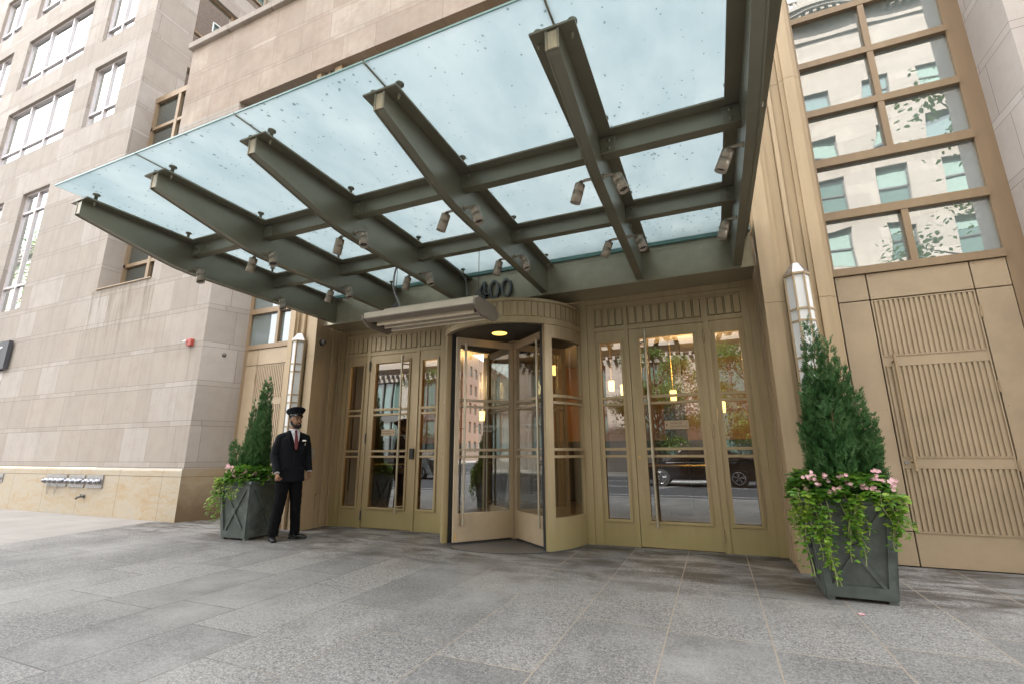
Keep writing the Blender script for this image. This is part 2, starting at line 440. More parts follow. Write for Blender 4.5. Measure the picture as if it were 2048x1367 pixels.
def paver_mat():
    k = NT('granite_pavers'); x, y, z, g, _ = k.pos(); P = g.outputs['Position']
    w = 0.6445
    cx = k.math('DIVIDE', k.math('ADD', x, 0.423), w)
    col = k.math('FLOOR', cx); fx = k.math('MULTIPLY', k.math('SUBTRACT', cx, col), w)
    off = k.white(k.comb(col, 1.3, 0.0))
    ln = 1.18
    cy = k.math('ADD', k.math('DIVIDE', y, ln), k.math('MULTIPLY', off, 5.0))
    row = k.math('FLOOR', cy); fy = k.math('MULTIPLY', k.math('SUBTRACT', cy, row), ln)
    jn = k.noise(P, 9.0, 3.0)
    jw = k.math('ADD', 0.004, k.math('MULTIPLY', jn, 0.011))
    joint = k.math('MAXIMUM', k.math('LESS_THAN', fx, jw), k.math('LESS_THAN', fy, jw))
    joint = k.math('MULTIPLY', joint, k.ramp(k.noise(P, 2.3, 5.0, 0.7), [(0.34, 0.55), (0.54, 1.0)]))
    hsh = k.white(k.comb(col, row, 7.0))
    sp1 = k.noise(P, 80.0, 3.0, 0.9); sp2 = k.noise(P, 30.0, 3.0, 0.8)
    c = k.ramp(sp1, [(0.40, (0.038, 0.040, 0.046)), (0.50, (0.190, 0.180, 0.166)), (0.60, (0.56, 0.53, 0.485))])
    c = k.mix(0.42, c, k.ramp(sp2, [(0.40, (0.055, 0.058, 0.066)), (0.60, (0.40, 0.38, 0.35))]))
    c = k.mix(k.math('MULTIPLY', hsh, 0.52), c, (0.088, 0.088, 0.09))
    big = k.noise(P, 0.55, 5.0, 0.6)
    c = k.mix(k.math('MULTIPLY', k.ramp(big, [(0.44, 0.0), (0.62, 1.0)]), 0.50), c, (0.33, 0.32, 0.30))
    blot = k.noise(P, 1.05, 6.0, 0.68, 0.3)
    c = k.mix(k.math('MULTIPLY', k.ramp(blot, [(0.50, 0.0), (0.66, 1.0)]), 0.40), c, (0.085, 0.082, 0.080))
    gum = k.n('ShaderNodeTexVoronoi'); gum.inputs['Scale'].default_value = 1.7; k.t.links.new(k.comb(x, y, 0.0), gum.inputs['Vector'])
    c = k.mix(k.math('MULTIPLY', k.math('LESS_THAN', gum.outputs['Distance'], k.math('MULTIPLY', k.white(gum.outputs['Position']), 0.035)), 0.55), c, (0.06, 0.057, 0.055))
    worn = k.noise(P, 2.1, 4.0, 0.6)
    c = k.mix(k.math('MULTIPLY', k.ramp(worn, [(0.5, 0.0), (0.72, 1.0)]), 0.26), c, (0.42, 0.41, 0.39))
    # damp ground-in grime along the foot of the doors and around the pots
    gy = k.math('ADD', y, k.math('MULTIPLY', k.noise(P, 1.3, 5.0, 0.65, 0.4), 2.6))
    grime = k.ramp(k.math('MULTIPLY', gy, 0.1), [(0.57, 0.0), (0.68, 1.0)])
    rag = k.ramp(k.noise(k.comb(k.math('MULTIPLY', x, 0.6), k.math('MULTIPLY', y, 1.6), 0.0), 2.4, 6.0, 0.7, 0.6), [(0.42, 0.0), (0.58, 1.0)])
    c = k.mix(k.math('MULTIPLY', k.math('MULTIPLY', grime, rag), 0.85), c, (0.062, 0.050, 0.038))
    # mortar: sandy on the right, dark and worn out towards the street on the left
    jc = k.mix(k.ramp(k.math('ADD', k.math('MULTIPLY', x, 0.12), k.math('ADD', 0.55, k.math('MULTIPLY', k.math('SUBTRACT', jn, 0.5), 0.5))), [(0.15, 0.0), (0.40, 1.0)]), (0.085, 0.078, 0.072), (0.34, 0.28, 0.215))
    c = k.mix(k.math('MULTIPLY', joint, 0.92), c, jc)
    h = k.math('SUBTRACT', k.math('MULTIPLY', sp1, 0.4), k.math('MULTIPLY', joint, 1.2))
    return k.done(k.principled(c, 0.72, 0.0, k.bump(h, 0.5, 0.004), 0.35))
MAT['paver'] = paver_mat()

def concrete_mat():
    k = NT('light_concrete'); x, y, z, g, _ = k.pos(); P = g.outputs['Position']
    c = k.ramp(k.noise(P, 1.2, 6.0, 0.6), [(0.3, (0.28, 0.258, 0.235)), (0.7, (0.355, 0.33, 0.305))])
    c = k.mix(k.math('MULTIPLY', k.noise(P, 90.0, 3.0), 0.3), c, (0.30, 0.28, 0.25))
    j = k.math('MAXIMUM', k.math('LESS_THAN', k.math('FRACT', k.math('DIVIDE', x, 1.5)), 0.008), k.math('LESS_THAN', k.math('FRACT', k.math('DIVIDE', k.math('ADD', y, 0.6), 1.5)), 0.008))
    c = k.mix(k.math('MULTIPLY', j, 0.6), c, (0.14, 0.13, 0.12))
    return k.done(k.principled(c, 0.85, 0.0, k.bump(k.noise(P, 160.0, 3.0), 0.3, 0.002), 0.25))
MAT['concrete'] = concrete_mat()
MAT['asphalt'] = paint('asphalt', (0.075, 0.075, 0.08), 0.85, 0.0, 0.25, 30.0, 0.4)
MAT['kerb'] = paint('granite_kerb', (0.36, 0.35, 0.34), 0.8, 0.0, 0.2, 60.0, 0.2)
MAT['roadpaint'] = paint('road_marking', (0.72, 0.72, 0.70), 0.6, 0.0, 0.12, 20.0)

def plinth_mat():
    k = NT('golden_granite_plinth'); x, y, z, g, nn = k.pos(); P = g.outputs['Position']
    side = k.math('GREATER_THAN', k.math('ABSOLUTE', nn.outputs[0]), 0.5)
    d1 = k.noise(P, 1.6, 4.0, 0.6)
    veinv = k.comb(k.math('MULTIPLY', x, 0.55), k.math('MULTIPLY', y, 0.8), k.math('ADD', k.math('MULTIPLY', z, 2.2), k.math('MULTIPLY', d1, 1.4)))
    v = k.math('ADD', k.math('MULTIPLY', k.noise(veinv, 2.6, 8.0, 0.72, 0.25), 0.75), k.math('MULTIPLY', k.noise(veinv, 11.0, 6.0, 0.7, 0.2), 0.25))
    c = k.ramp(v, [(0.25, (0.40, 0.375, 0.33)), (0.46, (0.50, 0.44, 0.345)), (0.62, (0.46, 0.325, 0.18)), (0.85, (0.52, 0.46, 0.37))])
    c = k.mix(k.math('MULTIPLY', k.noise(P, 70.0, 4.0, 0.7), 0.4), c, (0.30, 0.22, 0.13))
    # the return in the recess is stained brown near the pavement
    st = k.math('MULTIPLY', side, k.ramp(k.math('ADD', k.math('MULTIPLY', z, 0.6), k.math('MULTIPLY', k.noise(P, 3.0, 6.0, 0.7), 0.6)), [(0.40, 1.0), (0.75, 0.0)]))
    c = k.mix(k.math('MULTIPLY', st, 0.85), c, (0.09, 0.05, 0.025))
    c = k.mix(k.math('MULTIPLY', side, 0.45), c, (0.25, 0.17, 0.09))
    jt = k.math('LESS_THAN', k.math('FRACT', k.math('DIVIDE', k.math('ADD', x, 9.78), 1.36)), 0.007)
    jt = k.math('MULTIPLY', jt, k.math('SUBTRACT', 1.0, side))
    jt = k.math('MAXIMUM', jt, k.math('LESS_THAN', k.math('ABSOLUTE', k.math('SUBTRACT', z, 0.80)), 0.005))
    c = k.mix(k.math('MULTIPLY', jt, 0.75), c, (0.13, 0.08, 0.04))
    return k.done(k.principled(c, 0.5, 0.0, k.bump(k.math('MULTIPLY', jt, -1.0), 0.4, 0.006), 0.35))
MAT['plinth'] = plinth_mat()

def brick_mat():
    k = NT('dark_brick'); x, y, z, g, nn = k.pos()
    b = k.n('ShaderNodeTexBrick'); k.t.links.new(k.comb(k.math('ADD', x, y), z, 0.0), b.inputs['Vector'])
    b.inputs['Scale'].default_value = 4.2; b.inputs['Color1'].default_value = (0.11, 0.075, 0.055, 1); b.inputs['Color2'].default_value = (0.16, 0.10, 0.075, 1); b.inputs['Mortar'].default_value = (0.2, 0.17, 0.14, 1)
    return k.done(k.principled(b.outputs['Color'], 0.85))
MAT['brick'] = brick_mat()
MAT['carpaint'] = paint('black_car_paint', (0.012, 0.013, 0.016), 0.25, 0.2, 0.1, coat=1.0)
MAT['carglass'] = glass_mat('car_glass', (0.2, 0.2, 0.2), 0.15, back=(0.02, 0.02, 0.02), backmix=0.9)
MAT['tyre'] = paint('tyre', (0.02, 0.02, 0.02), 0.8)
MAT['trunk'] = paint('bark', (0.09, 0.07, 0.05), 0.9, 0.0, 0.3, 20.0, 0.6)
MAT['treeleaf'] = leaf_mat('street_tree_leaves', (0.03, 0.06, 0.015), (0.06, 0.12, 0.03), (0.12, 0.19, 0.05), 0.4, 0.8)
MAT['conifer'] = leaf_mat('conifer_sprays', (0.014, 0.050, 0.012), (0.042, 0.125, 0.032), (0.14, 0.25, 0.095), 0.22, 6.0)
MAT['twig'] = paint('twig', (0.14, 0.075, 0.04), 0.85)
MAT['ivy'] = leaf_mat('trailing_leaves', (0.035, 0.11, 0.02), (0.13, 0.28, 0.035), (0.38, 0.48, 0.07), 0.30, 7.0, 0.4)
MAT['ivy_stem'] = paint('vine_stem', (0.30, 0.33, 0.12), 0.6)
MAT['flowerleaf'] = leaf_mat('flower_leaves', (0.025, 0.09, 0.018), (0.075, 0.21, 0.03), (0.24, 0.40, 0.05), 0.25, 9.0, 0.4)
MAT['petal'] = leaf_mat('pink_petals', (0.70, 0.32, 0.36), (0.80, 0.46, 0.50), (0.88, 0.64, 0.66), 0.25, 20.0)
MAT['lobby_wall'] = paint('lobby_wood_panel', (0.36, 0.16, 0.05), 0.5, 0.0, 0.2, 3.0, streak=True)
MAT['lobby_dark'] = paint('dark_wood_wainscot', (0.022, 0.014, 0.009), 0.4, 0.0, 0.2, 3.0, streak=True)
MAT['lobby_floor'] = paint('lobby_floor', (0.06, 0.045, 0.03), 0.35)
MAT['lobby_ceiling'] = paint('lobby_ceiling', (0.5, 0.42, 0.32), 0.8)
MAT['lampglow'] = emit_mat('lit_lamp_shade', (1.0, 0.55, 0.16), 1.7)
MAT['downlight'] = emit_mat('lit_downlight', (1.0, 0.56, 0.13), 0.5)
MAT['skin'] = paint('skin', (0.31, 0.155, 0.088), 0.5, 0.0, 0.08, 30.0)
MAT['suit'] = paint('navy_black_wool', (0.0060, 0.0066, 0.0095), 0.85, 0.0, 0.25, 25.0, 0.2, spec=0.2)
MAT['trouser'] = paint('black_trousers', (0.0045, 0.0045, 0.0055), 0.9, 0.0, 0.25, 25.0, 0.2, spec=0.15)
MAT['shirt'] = paint('white_shirt', (0.72, 0.73, 0.76), 0.7, 0.0, 0.03)
MAT['tie'] = paint('dark_red_tie', (0.17, 0.022, 0.03), 0.5, 0.0, 0.15, 90.0)
MAT['leather'] = paint('black_leather', (0.010, 0.010, 0.011), 0.22, 0.0, 0.1)
MAT['hair'] = paint('black_hair', (0.013, 0.010, 0.008), 0.7, 0.0, 0.2, 200.0, 0.4)
MAT['eye'] = paint('eye', (0.05, 0.04, 0.035), 0.2)
MAT['silver'] = paint('silver_badge', (0.5, 0.48, 0.42), 0.3, 0.8, 0.1)
MAT['blind'] = paint('window_blind', (0.17, 0.24, 0.215), 0.8, 0.0, 0.06)
# ---------------------------------------------------------------- setting
BASE = {}
def wthing(name, label, cat, loc, group=None):
    """a thing whose parts are given in world coordinates"""
    o = thing(name, label, cat, loc, 0.0, group); BASE[o.name] = Vector(loc); return o
def put(mb, name, mat, parent=None, smooth=None):
    if parent is not None and parent.name in BASE:
        b = BASE[parent.name]
        mb.v = [(p[0]-b.x, p[1]-b.y, p[2]-b.z) for p in mb.v]
        o = mb.build(name, mat, parent, smooth); BASE[o.name] = b
        return o
    return mb.build(name, mat, parent, smooth)

m = MB(); m.box(-400, 400, -400, 400, -0.60, -0.20); tag(put(m, 'ground', MAT['asphalt']), kind='structure')
m = MB(); m.box(-150, 150, -13.4, -0.72, -0.19, -0.13); tag(put(m, 'road', MAT['asphalt']), kind='structure')
m = MB()
for x in range(-60, 60, 6): m.box(x, x+2.6, -7.1, -6.98, -0.128, -0.124)
m.box(-60, 60, -3.0, -2.9, -0.128, -0.124); m.box(-60, 60, -11.0, -10.9, -0.128, -0.124)
tag(put(m, 'road_marking', MAT['roadpaint']), kind='structure')
m = MB(); m.box(-150, 150, -0.72, -0.56, -0.18, 0.002, 0.01); m.box(-150, 150, -13.56, -13.4, -0.18, 0.002, 0.01); tag(put(m, 'kerb', MAT['kerb']), kind='structure')
m = MB()
m.prism([(-9.32, -0.558), (60, -0.558), (60, 8.5), (-10.3, 8.5), (-9.76, 5.95), (-9.30, 3.65)], -0.19, 0.0, 'z')
tag(put(m, 'plaza_paving', MAT['paver']), kind='structure')
m = MB()
m.prism([(-9.323, -0.558), (-9.303, 3.65), (-9.763, 5.95), (-10.303, 8.5), (-120, 8.5), (-120, -0.558)], -0.19, -0.001, 'z')
m.box(-150, 150, -19.2, -13.565, -0.19, 0.0)
tag(put(m, 'sidewalk', MAT['concrete']), kind='structure')

# ---------------------------------------------------------------- stone building
YS = 5.96
bld = wthing('stone_building', 'tan limestone building with rows of bright windows, round the bronze entrance', 'building', (-13.45, YS, 0))
def wall_sheet(mb, xs0, xs1, z0, z1, holes, y, depth, flip='y'):
    """a wall face with rectangular openings and their reveals; flip 'x' = face lies in a plane of constant x"""
    def P(u, z, d):
        return (u, y+d, z) if flip == 'y' else (y-d, u, z)
    us = sorted({xs0, xs1, *[h[0] for h in holes], *[h[1] for h in holes]})
    zs = sorted({z0, z1, *[h[2] for h in holes], *[h[3] for h in holes]})
    us = [u for u in us if xs0 <= u <= xs1]; zs = [z for z in zs if z0 <= z <= z1]
    for i in range(len(us)-1):
        for j in range(len(zs)-1):
            cu, cz = (us[i]+us[i+1])/2, (zs[j]+zs[j+1])/2
            if any(h[0] < cu < h[1] and h[2] < cz < h[3] for h in holes): continue
            mb.add([P(us[i], zs[j], 0), P(us[i+1], zs[j], 0), P(us[i+1], zs[j+1], 0), P(us[i], zs[j+1], 0)], [(0,1,2,3)])
    for h in holes:
        a, b, c, d = h[:4]; e = h[4] if len(h) > 4 else depth
        for (u0, w0, u1, w1) in ((a, c, b, c), (b, c, b, d), (b, d, a, d), (a, d, a, c)):
            mb.add([P(u0, w0, 0), P(u1, w1, 0), P(u1, w1, e), P(u0, w0, e)], [(0,1,2,3)])

ROWS = [(10.40+3.03*i, 12.48+3.03*i) for i in range(7)]
COLS = [(-21.12, -17.06, 3), (-16.06, -14.47, 2), (-24.0, -22.15, 2), (-29.2, -25.1, 3), (-32.0, -30.3, 2)]
TALL = [(-18.55, -17.05), (-21.1, -19.68), (-23.7, -22.2)]
holes = [(c[0], c[1], r[0], r[1]) for c in COLS for r in ROWS] + [(a, b, 5.08, 8.87) for a, b in TALL] + [(-24.5, -17.06, 0.95, 4.05)]
w = MB()
wall_sheet(w, -44, -13.45, 0.95, 33, holes, YS, 0.17)
wall_sheet(w, -13.45, -11.32, 0.95, 5.09, [], YS, 0.1)
wall_sheet(w, -11.32, -9.22, 0.95, 8.98, [], YS, 0.1)
# slot sides, sill
w.add([(-11.32, YS, 5.09), (-11.32, YS, 11.24), (-11.32, 6.5, 11.24), (-11.32, 6.5, 5.09)], [(0,1,2,3)])
w.add([(-13.45, YS, 5.09), (-11.32, YS, 5.09), (-11.32, 6.5, 5.07), (-13.45, 6.5, 5.07)], [(0,1,2,3)])
# return into the entrance recess, left
w.add([(-9.22, YS, 0.95), (-9.22, YS, 8.98), (-8.88, 6.75, 8.98), (-8.88, 6.75, 0.95)], [(0,1,2,3)])
o_wall = put(w, 'wall', MAT['stone'], bld)
# warm upper wall over the entrance with its soffit
w = MB()
wall_sheet(w, -11.32, 9.0, 8.98, 11.24, [], YS, 0.1)
w.box(-9.22, 9.0, YS-0.015, YS+0.2, 8.985, 9.07)
put(w, 'upper_wall', MAT['stone_warm'], bld)
w = MB(); w.add([(-9.22, YS+0.2, 8.986), (9, YS+0.2, 8.986), (9, 6.9, 8.986), (-9.22, 6.9, 8.986)], [(0,1,2,3)]); put(w, 'soffit', MAT['stone_lit'], bld)
# cap course on the parapet
w = MB()
for i in range(14):
    x0 = -11.40+i*1.45; w.box(x0, x0+1.444, YS-0.09, 6.6, 11.24, 11.42, 0.012)
put(w, 'parapet_cap', MAT['stone'], bld)
w = MB(); w.box(-13.4, 9, 6.6, 26, 10.0, 10.1); put(w, 'terrace_roof', MAT['concrete'], bld)
w = MB(); w.box(-13.40, 45, 22.0, 34, 10.1, 44); w.box(9.0, 45, 6.2, 15.0, 8.99, 34); w.box(-44, -13.5, 6.2, 26, 32.9, 33); put(w, 'added_sun_block', MAT['stone'], bld)  # unseen mass added to block the sun from plaza and road
# right-hand stone return and front
w = MB()
wall_sheet(w, 3.40, 14.0, 0.95, 8.98, [], YS, 0.1)
w.add([(3.40, YS, 0.95), (3.40, YS, 8.98), (3.40, 6.9, 8.98), (3.40, 6.9, 0.95)], [(0,1,2,3)])
w.add([(3.40, YS, 0.0), (3.40, YS, 0.95), (3.40, 6.9, 0.95), (3.40, 6.9, 0.0)], [(0,1,2,3)])
put(w, 'side_wall', MAT['stone_lit'], bld)
# tower flank above the terrace, with windows facing right
fl = [(7.0, 9.2, r[0], r[1]) for r in ROWS] + [(12.5, 14.7, r[0], r[1]) for r in ROWS]
w = MB(); wall_sheet(w, YS, 26, 5.09, 33, fl, -13.45, 0.17, 'x'); put(w, 'flank_wall', MAT['stone'], bld)
# plinth with bullnose cap
w = MB()
pr = [(YS-0.02, 0.0), (YS-0.02, 0.80), (YS-0.012, 0.803), (YS-0.02, 0.806), (YS-0.02, 0.905), (YS-0.005, 0.94), (YS+0.05, 0.953), (YS+0.05, 0.0)]
w.prism(pr, -17.04, -9.23, 'x'); w.prism(pr, -44, -24.52, 'x')
w.add([(-9.23, YS-0.02, 0), (-9.23, YS-0.02, 0.95), (-8.87, 6.75, 0.95), (-8.87, 6.75, 0)], [(0,1,2,3)])
put(w, 'plinth', MAT['plinth'], bld)
# shopfront dark at the far left
w = MB(); w.box(-24.5, -17.06, 6.14, 6.2, 0, 4.05); put(w, 'shop_glazing', MAT['tower_glass'], bld)
w = MB(); w.box(-24.5, -17.06, 6.02, 6.14, 3.15, 3.4); w.box(-17.2, -17.06, 6.02, 6.14, 0, 3.15); w.box(-24.5, -17.06, 6.04, 6.12, 1.9, 1.98); put(w, 'shop_frame', MAT['frame_light'], bld)

def window(x0, x1, z0, z1, n, y, tr=(0.47,), frame='frame_light', flank=False):
    f = MB(); p = MB(); t = 0.055
    A = (lambda a, b, c, d, e, g: f.box(a, b, c, d, e, g))
    def bar(a, b, e, g, d=0.0):
        if flank: f.box(-13.45-0.17+d, -13.45-0.10+d, a, b, e, g)
        else: f.box(a, b, y+0.085-d, y+0.17-d, e, g)
    bar(x0, x1, z0, z0+t); bar(x0, x1, z1-t, z1); bar(x0, x0+t, z0+t, z1-t); bar(x1-t, x1, z0+t, z1-t)
    st = (x1-x0)/n
    for i in range(1, n): bar(x0+i*st-t*0.6, x0+i*st+t*0.6, z0+t, z1-t, 0.01)
    for h in tr: bar(x0+t, x1-t, z0+h-0.03, z0+h+0.03, 0.006)
    o = put(f, 'window', MAT[frame], bld)
    rng = random.Random(int(x0*31+z0*17))
    for i in range(n):
        a, b = x0+i*st+0.01, x0+(i+1)*st-0.01
        zz = [z0+0.01, *[z0+h for h in tr], z1-0.01]
        k = rng.uniform(-1, 1)*0.004
        if flank: p.add([(-13.60, a, zz[0]), (-13.60+k, b, zz[0]), (-13.60+k, b, zz[-1]), (-13.60, a, zz[-1])], [(0,1,2,3)])
        else: p.add([(a, y+0.125, zz[0]), (b, y+0.125+k, zz[0]), (b, y+0.125+k, zz[-1]), (a, y+0.125, zz[-1])], [(0,1,2,3)])
    put(p, 'pane', MAT['tower_glass'], o)
for c in COLS:
    for r in ROWS: window(c[0], c[1], r[0], r[1], c[2], YS)
for a, b in TALL: window(a, b, 5.08, 8.87, 2, YS, (0.78, 3.15))
for h in fl: window(h[0], h[1], h[2], h[3], 2, 0, (0.47,), 'bronze_frame', True)
# slot window, bronze
f = MB(); YW = 6.40
for z in (5.09, 5.85, 7.25, 8.60, 9.86): f.box(-13.45, -11.32, YW, YW+0.09, z-0.045 if z > 5.1 else z, z+0.045)
f.box(-13.45, -11.32, YW-0.01, YW+0.2, 10.70, 10.87); f.box(-13.45, -13.36, YW, YW+0.1, 5.13, 10.7); f.box(-12.45, -12.34, YW-0.006, YW+0.1, 5.13, 10.7); f.box(-11.40, -11.32, YW, YW+0.1, 5.13, 10.7)
f.box(-13.44, -11.33, YS-0.03, YW, 5.075, 5.10)
o = put(f, 'window', MAT['bronze_frame'], bld)
p = MB(); p.add([(-13.40, YW+0.06, 5.1), (-11.36, YW+0.06, 5.1), (-11.36, YW+0.06, 10.75), (-13.40, YW+0.06, 10.75)], [(0,1,2,3)])
put(p, 'pane', MAT['slot_glass'], o)

# ---------------------------------------------------------------- bronze bays beside the entrance
def MX(x): return -5.62-x
def mirror(mb):
    mb.v = [(-5.62-p[0], p[1], p[2]) for p in mb.v]; return mb
def pillow(p, xa, xb, za, zb, y, amt, tx, tz):
    n = 8; vs = []
    for i in range(n+1):
        for j in range(n+1):
            u, v = 2*i/n-1, 2*j/n-1
            vs.append((xa+(xb-xa)*i/n, y-amt*(1-u*u)*(1-v*v)+tx*u+tz*v, za+(zb-za)*j/n))
    p.add(vs, [[i*(n+1)+j, (i+1)*(n+1)+j, (i+1)*(n+1)+j+1, i*(n+1)+j+1] for i in range(n) for j in range(n)], True)
def bay(mir, label):
    F = (lambda b: mirror(b)) if mir else (lambda b: b)
    root = wthing('bay_window', label, 'window', (MX(2.4) if mir else 2.4, 6.66, 3.32), 'tall bronze framed window bays')
    f = MB(); g0, g1 = 6.63, 6.74
    for za, zb in ((3.32, 3.415), (4.08, 4.19), (4.845, 4.96), (5.62, 5.715), (6.40, 6.49), (7.17, 7.26), (7.95, 8.04)): f.box(1.50, 3.21, g0, g1, za, zb)
    f.box(1.45, 1.585, g0-0.004, g1, 3.32, 8.97); f.box(3.21, 3.398, 6.66, 6.78, 0.0, 8.97)
    for za, zb in ((3.415, 4.08), (4.96, 5.62), (5.715, 6.40), (6.49, 7.17), (7.26, 7.95), (8.04, 8.97)): f.box(2.37, 2.44, g0+0.006, g1, za, zb)
    put(F(f), 'frame', MAT['bronze_frame'], root)
    pr = random.Random(4)
    for za, zb, two in ((3.415, 4.08, 1), (4.19, 4.845, 0), (4.96, 5.62, 1), (5.715, 6.40, 1), (6.49, 7.17, 1), (7.26, 7.95, 1), (8.04, 8.97, 1)):
        for xa, xb in (((1.585, 2.37), (2.44, 3.21)) if two else ((1.585, 3.21),)):
            p = MB(); pillow(p, xa, xb, za, zb, 6.70, pr.choice((-1, 1, 1))*pr.uniform(0.0007, 0.0022), pr.uniform(-.0015, .0015), pr.uniform(-.0015, .0015))
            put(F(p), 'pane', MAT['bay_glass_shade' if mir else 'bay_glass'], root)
    return root
bay(False, 'tall bronze framed window bay above the louvred door, on the right side')
bay(True, 'tall bronze framed window bay between the left stone return and the left pilaster')

def louvre_door(mir, label, lab2):
    F = (lambda b: mirror(b)) if mir else (lambda b: b)
    sgn = -1 if mir else 1
    # fixed panels round the door
    pan = wthing('panel_surround', lab2, 'wall panel', (MX(2.4) if mir else 2.4, 6.66, 0.0), 'bronze panel surrounds')
    b = MB(); b.box(1.45, 3.205, 6.685, 6.72, 0.0, 3.318); put(F(b), 'backing', MAT['groove'], pan)
    for xa, xb, za, zb in ((1.58, 1.894, 2.988, 3.312), (1.906, 2.876, 2.988, 3.312), (2.888, 3.20, 2.988, 3.312), (1.58, 1.894, 0.365, 2.976), (1.58, 1.894, 0.012, 0.353), (2.888, 3.20, 0.365, 2.976), (2.888, 3.20, 0.012, 0.353)):
        p = MB(); p.box(xa, xb, 6.655, 6.684, za, zb, 0.003)
        o = put(F(p), 'panel', MAT['bronze_panel'], pan)
        s = MB()
        for px in (xa+0.03, xb-0.03):
            for pz in ((za+0.03, zb-0.03) if zb-za < 1 else (za+0.03, (za+zb)/2, zb-0.03)): s.ball((px, 6.655, pz), (0.006, 0.003, 0.006), 6, 4)
        put(F(s), 'screw', MAT['bronze_frame'], o)
    d = wthing('louvred_door', label, 'door', (MX(2.39) if mir else 2.39, 6.66, 0.01), 'bronze louvred service doors')
    f = MB(); y0, y1 = 6.655, 6.683; x0, x1 = 1.908, 2.874
    f.box(x0, x1, y0+0.016, y1, 0.012, 2.974)                    # leaf
    for xa, xb in ((x0, x0+0.014), (x1-0.014, x1)): f.box(xa, xb, y0, y0+0.016, 0.35, 2.974)
    for za, zb in ((0.012, 0.35), (1.035, 1.135), (2.18, 2.285)): f.box(x0+(0.014 if za > 0.2 else 0), x1-(0.014 if za > 0.2 else 0), y0+0.004, y0+0.016, za, zb)
    for za in (1.02, 1.135, 2.165, 2.285, 2.958, 0.351): f.box(x0+0.014, x1-0.014, y0-0.004, y0+0.016, za, za+0.014)
    put(F(f), 'leaf', MAT['bronze_panel'], d)
    s = MB(); n = 19
    for i in range(n):
        xa = x0+0.026+i*(x1-x0-0.04)/n
        for za, zb in ((0.365, 1.02), (1.149, 2.165), (2.299, 2.958)): s.box(xa, xa+0.031, y0-0.002, y0+0.016, za, zb, 0.003)
    put(F(s), 'louvre_slats', MAT['bronze_panel'], d)
    h = MB(); h.tube([(2.005, 6.59, 1.0), (2.005, 6.59, 2.30)], 0.015, 12)
    for z in (1.09, 2.22): h.tube([(2.005, 6.59, z), (2.005, 6.66, z)], 0.011, 8)
    h.ball((2.005, 6.59, 1.0), 0.018, 10, 6)
    put(F(h), 'handle', MAT['bronze_pil'], d)
    for za, zb in ((2.65, 2.79), (1.82, 1.95), (1.0, 1.12)):
        h = MB()
        for i in range(5): h.tube([(2.882, 6.648, za+(zb-za)*i/5), (2.882, 6.648, za+(zb-za)*(i+0.9)/5)], 0.011, 8)
        put(F(h), 'hinge', MAT['bronze_pil'], d)
    l = MB(); l.tube([(1.948, 6.645, 1.085), (1.948, 6.662, 1.085)], 0.02, 14); l.tube([(1.948, 6.641, 1.085), (1.948, 6.645, 1.085)], 0.011, 10); put(F(l), 'lock', MAT['plate'], d)
louvre_door(False, 'bronze louvred service door with long bar handle, right of the large planter', 'plain bronze panels framing the louvred door on the right')
louvre_door(True, 'bronze louvred service door half hidden behind the planter beside the doorman', 'plain bronze panels framing the louvred door behind the doorman')

# ---------------------------------------------------------------- pilasters
def pilaster(mir, label, yp):
    F = (lambda b: mirror(b)) if mir else (lambda b: b)
    root = wthing('pilaster', label, 'pilaster', (MX(1.05) if mir else 1.05, yp, 0.0), 'bronze pilasters flanking the entrance')
    zs = [0.0, 2.88, 5.78, 8.97]
    f = MB()
    for i in range(3):
        za, zb = zs[i]+(0.004 if i else 0), zs[i+1]
        for xa, xb, dy in ((0.69, 0.857, 0.0), (0.857, 0.912, 0.035), (0.912, 1.022, 0.075), (1.088, 1.182, 0.075), (1.182, 1.232, 0.035), (1.232, 1.352, 0.0), (1.352, 1.405, 0.04)):
            f.box(xa+(0.0012 if dy > 0.03 else 0), xb-(0.0012 if dy > 0.03 else 0), yp+dy, yp+0.2, za, zb)
        f.box(1.0232, 1.0868, yp+0.11, yp+0.2, za, zb)
        f.tube([(1.055, yp+0.062, za), (1.055, yp+0.062, zb)], 0.030, 14)
        # flank towards the doors: stepped flutes
        for ya, yb, dx in ((yp+0.2, yp+0.30, 0.0), (yp+0.30, yp+0.42, 0.022), (yp+0.42, yp+0.50, -0.008), (yp+0.50, yp+0.60, 0.02), (yp+0.60, 6.712, -0.012)):
            f.box(0.69+dx, 0.80, ya+0.001, yb, za, zb)
    put(F(f), 'shaft', MAT['bronze_pil'], root)
    b = MB(); b.box(0.86, 1.40, yp+0.2, 6.70, 0.0, 8.96); put(F(b), 'core', MAT['groove'], root)
    b = MB()
    b.prism([(yp+0.31, 0.30), (yp+0.41, 0.30), (yp+0.41, 0.52), (yp+0.36, 0.56), (yp+0.31, 0.52)][::-1], 0.686, 0.711, 'x')
    put(F(b), 'flute_stop', MAT['bronze_pil'], root)
pilaster(False, 'right bronze fluted pilaster behind the taller planter', 5.92)
pilaster(True, 'left bronze fluted pilaster directly behind the doorman', 6.03)

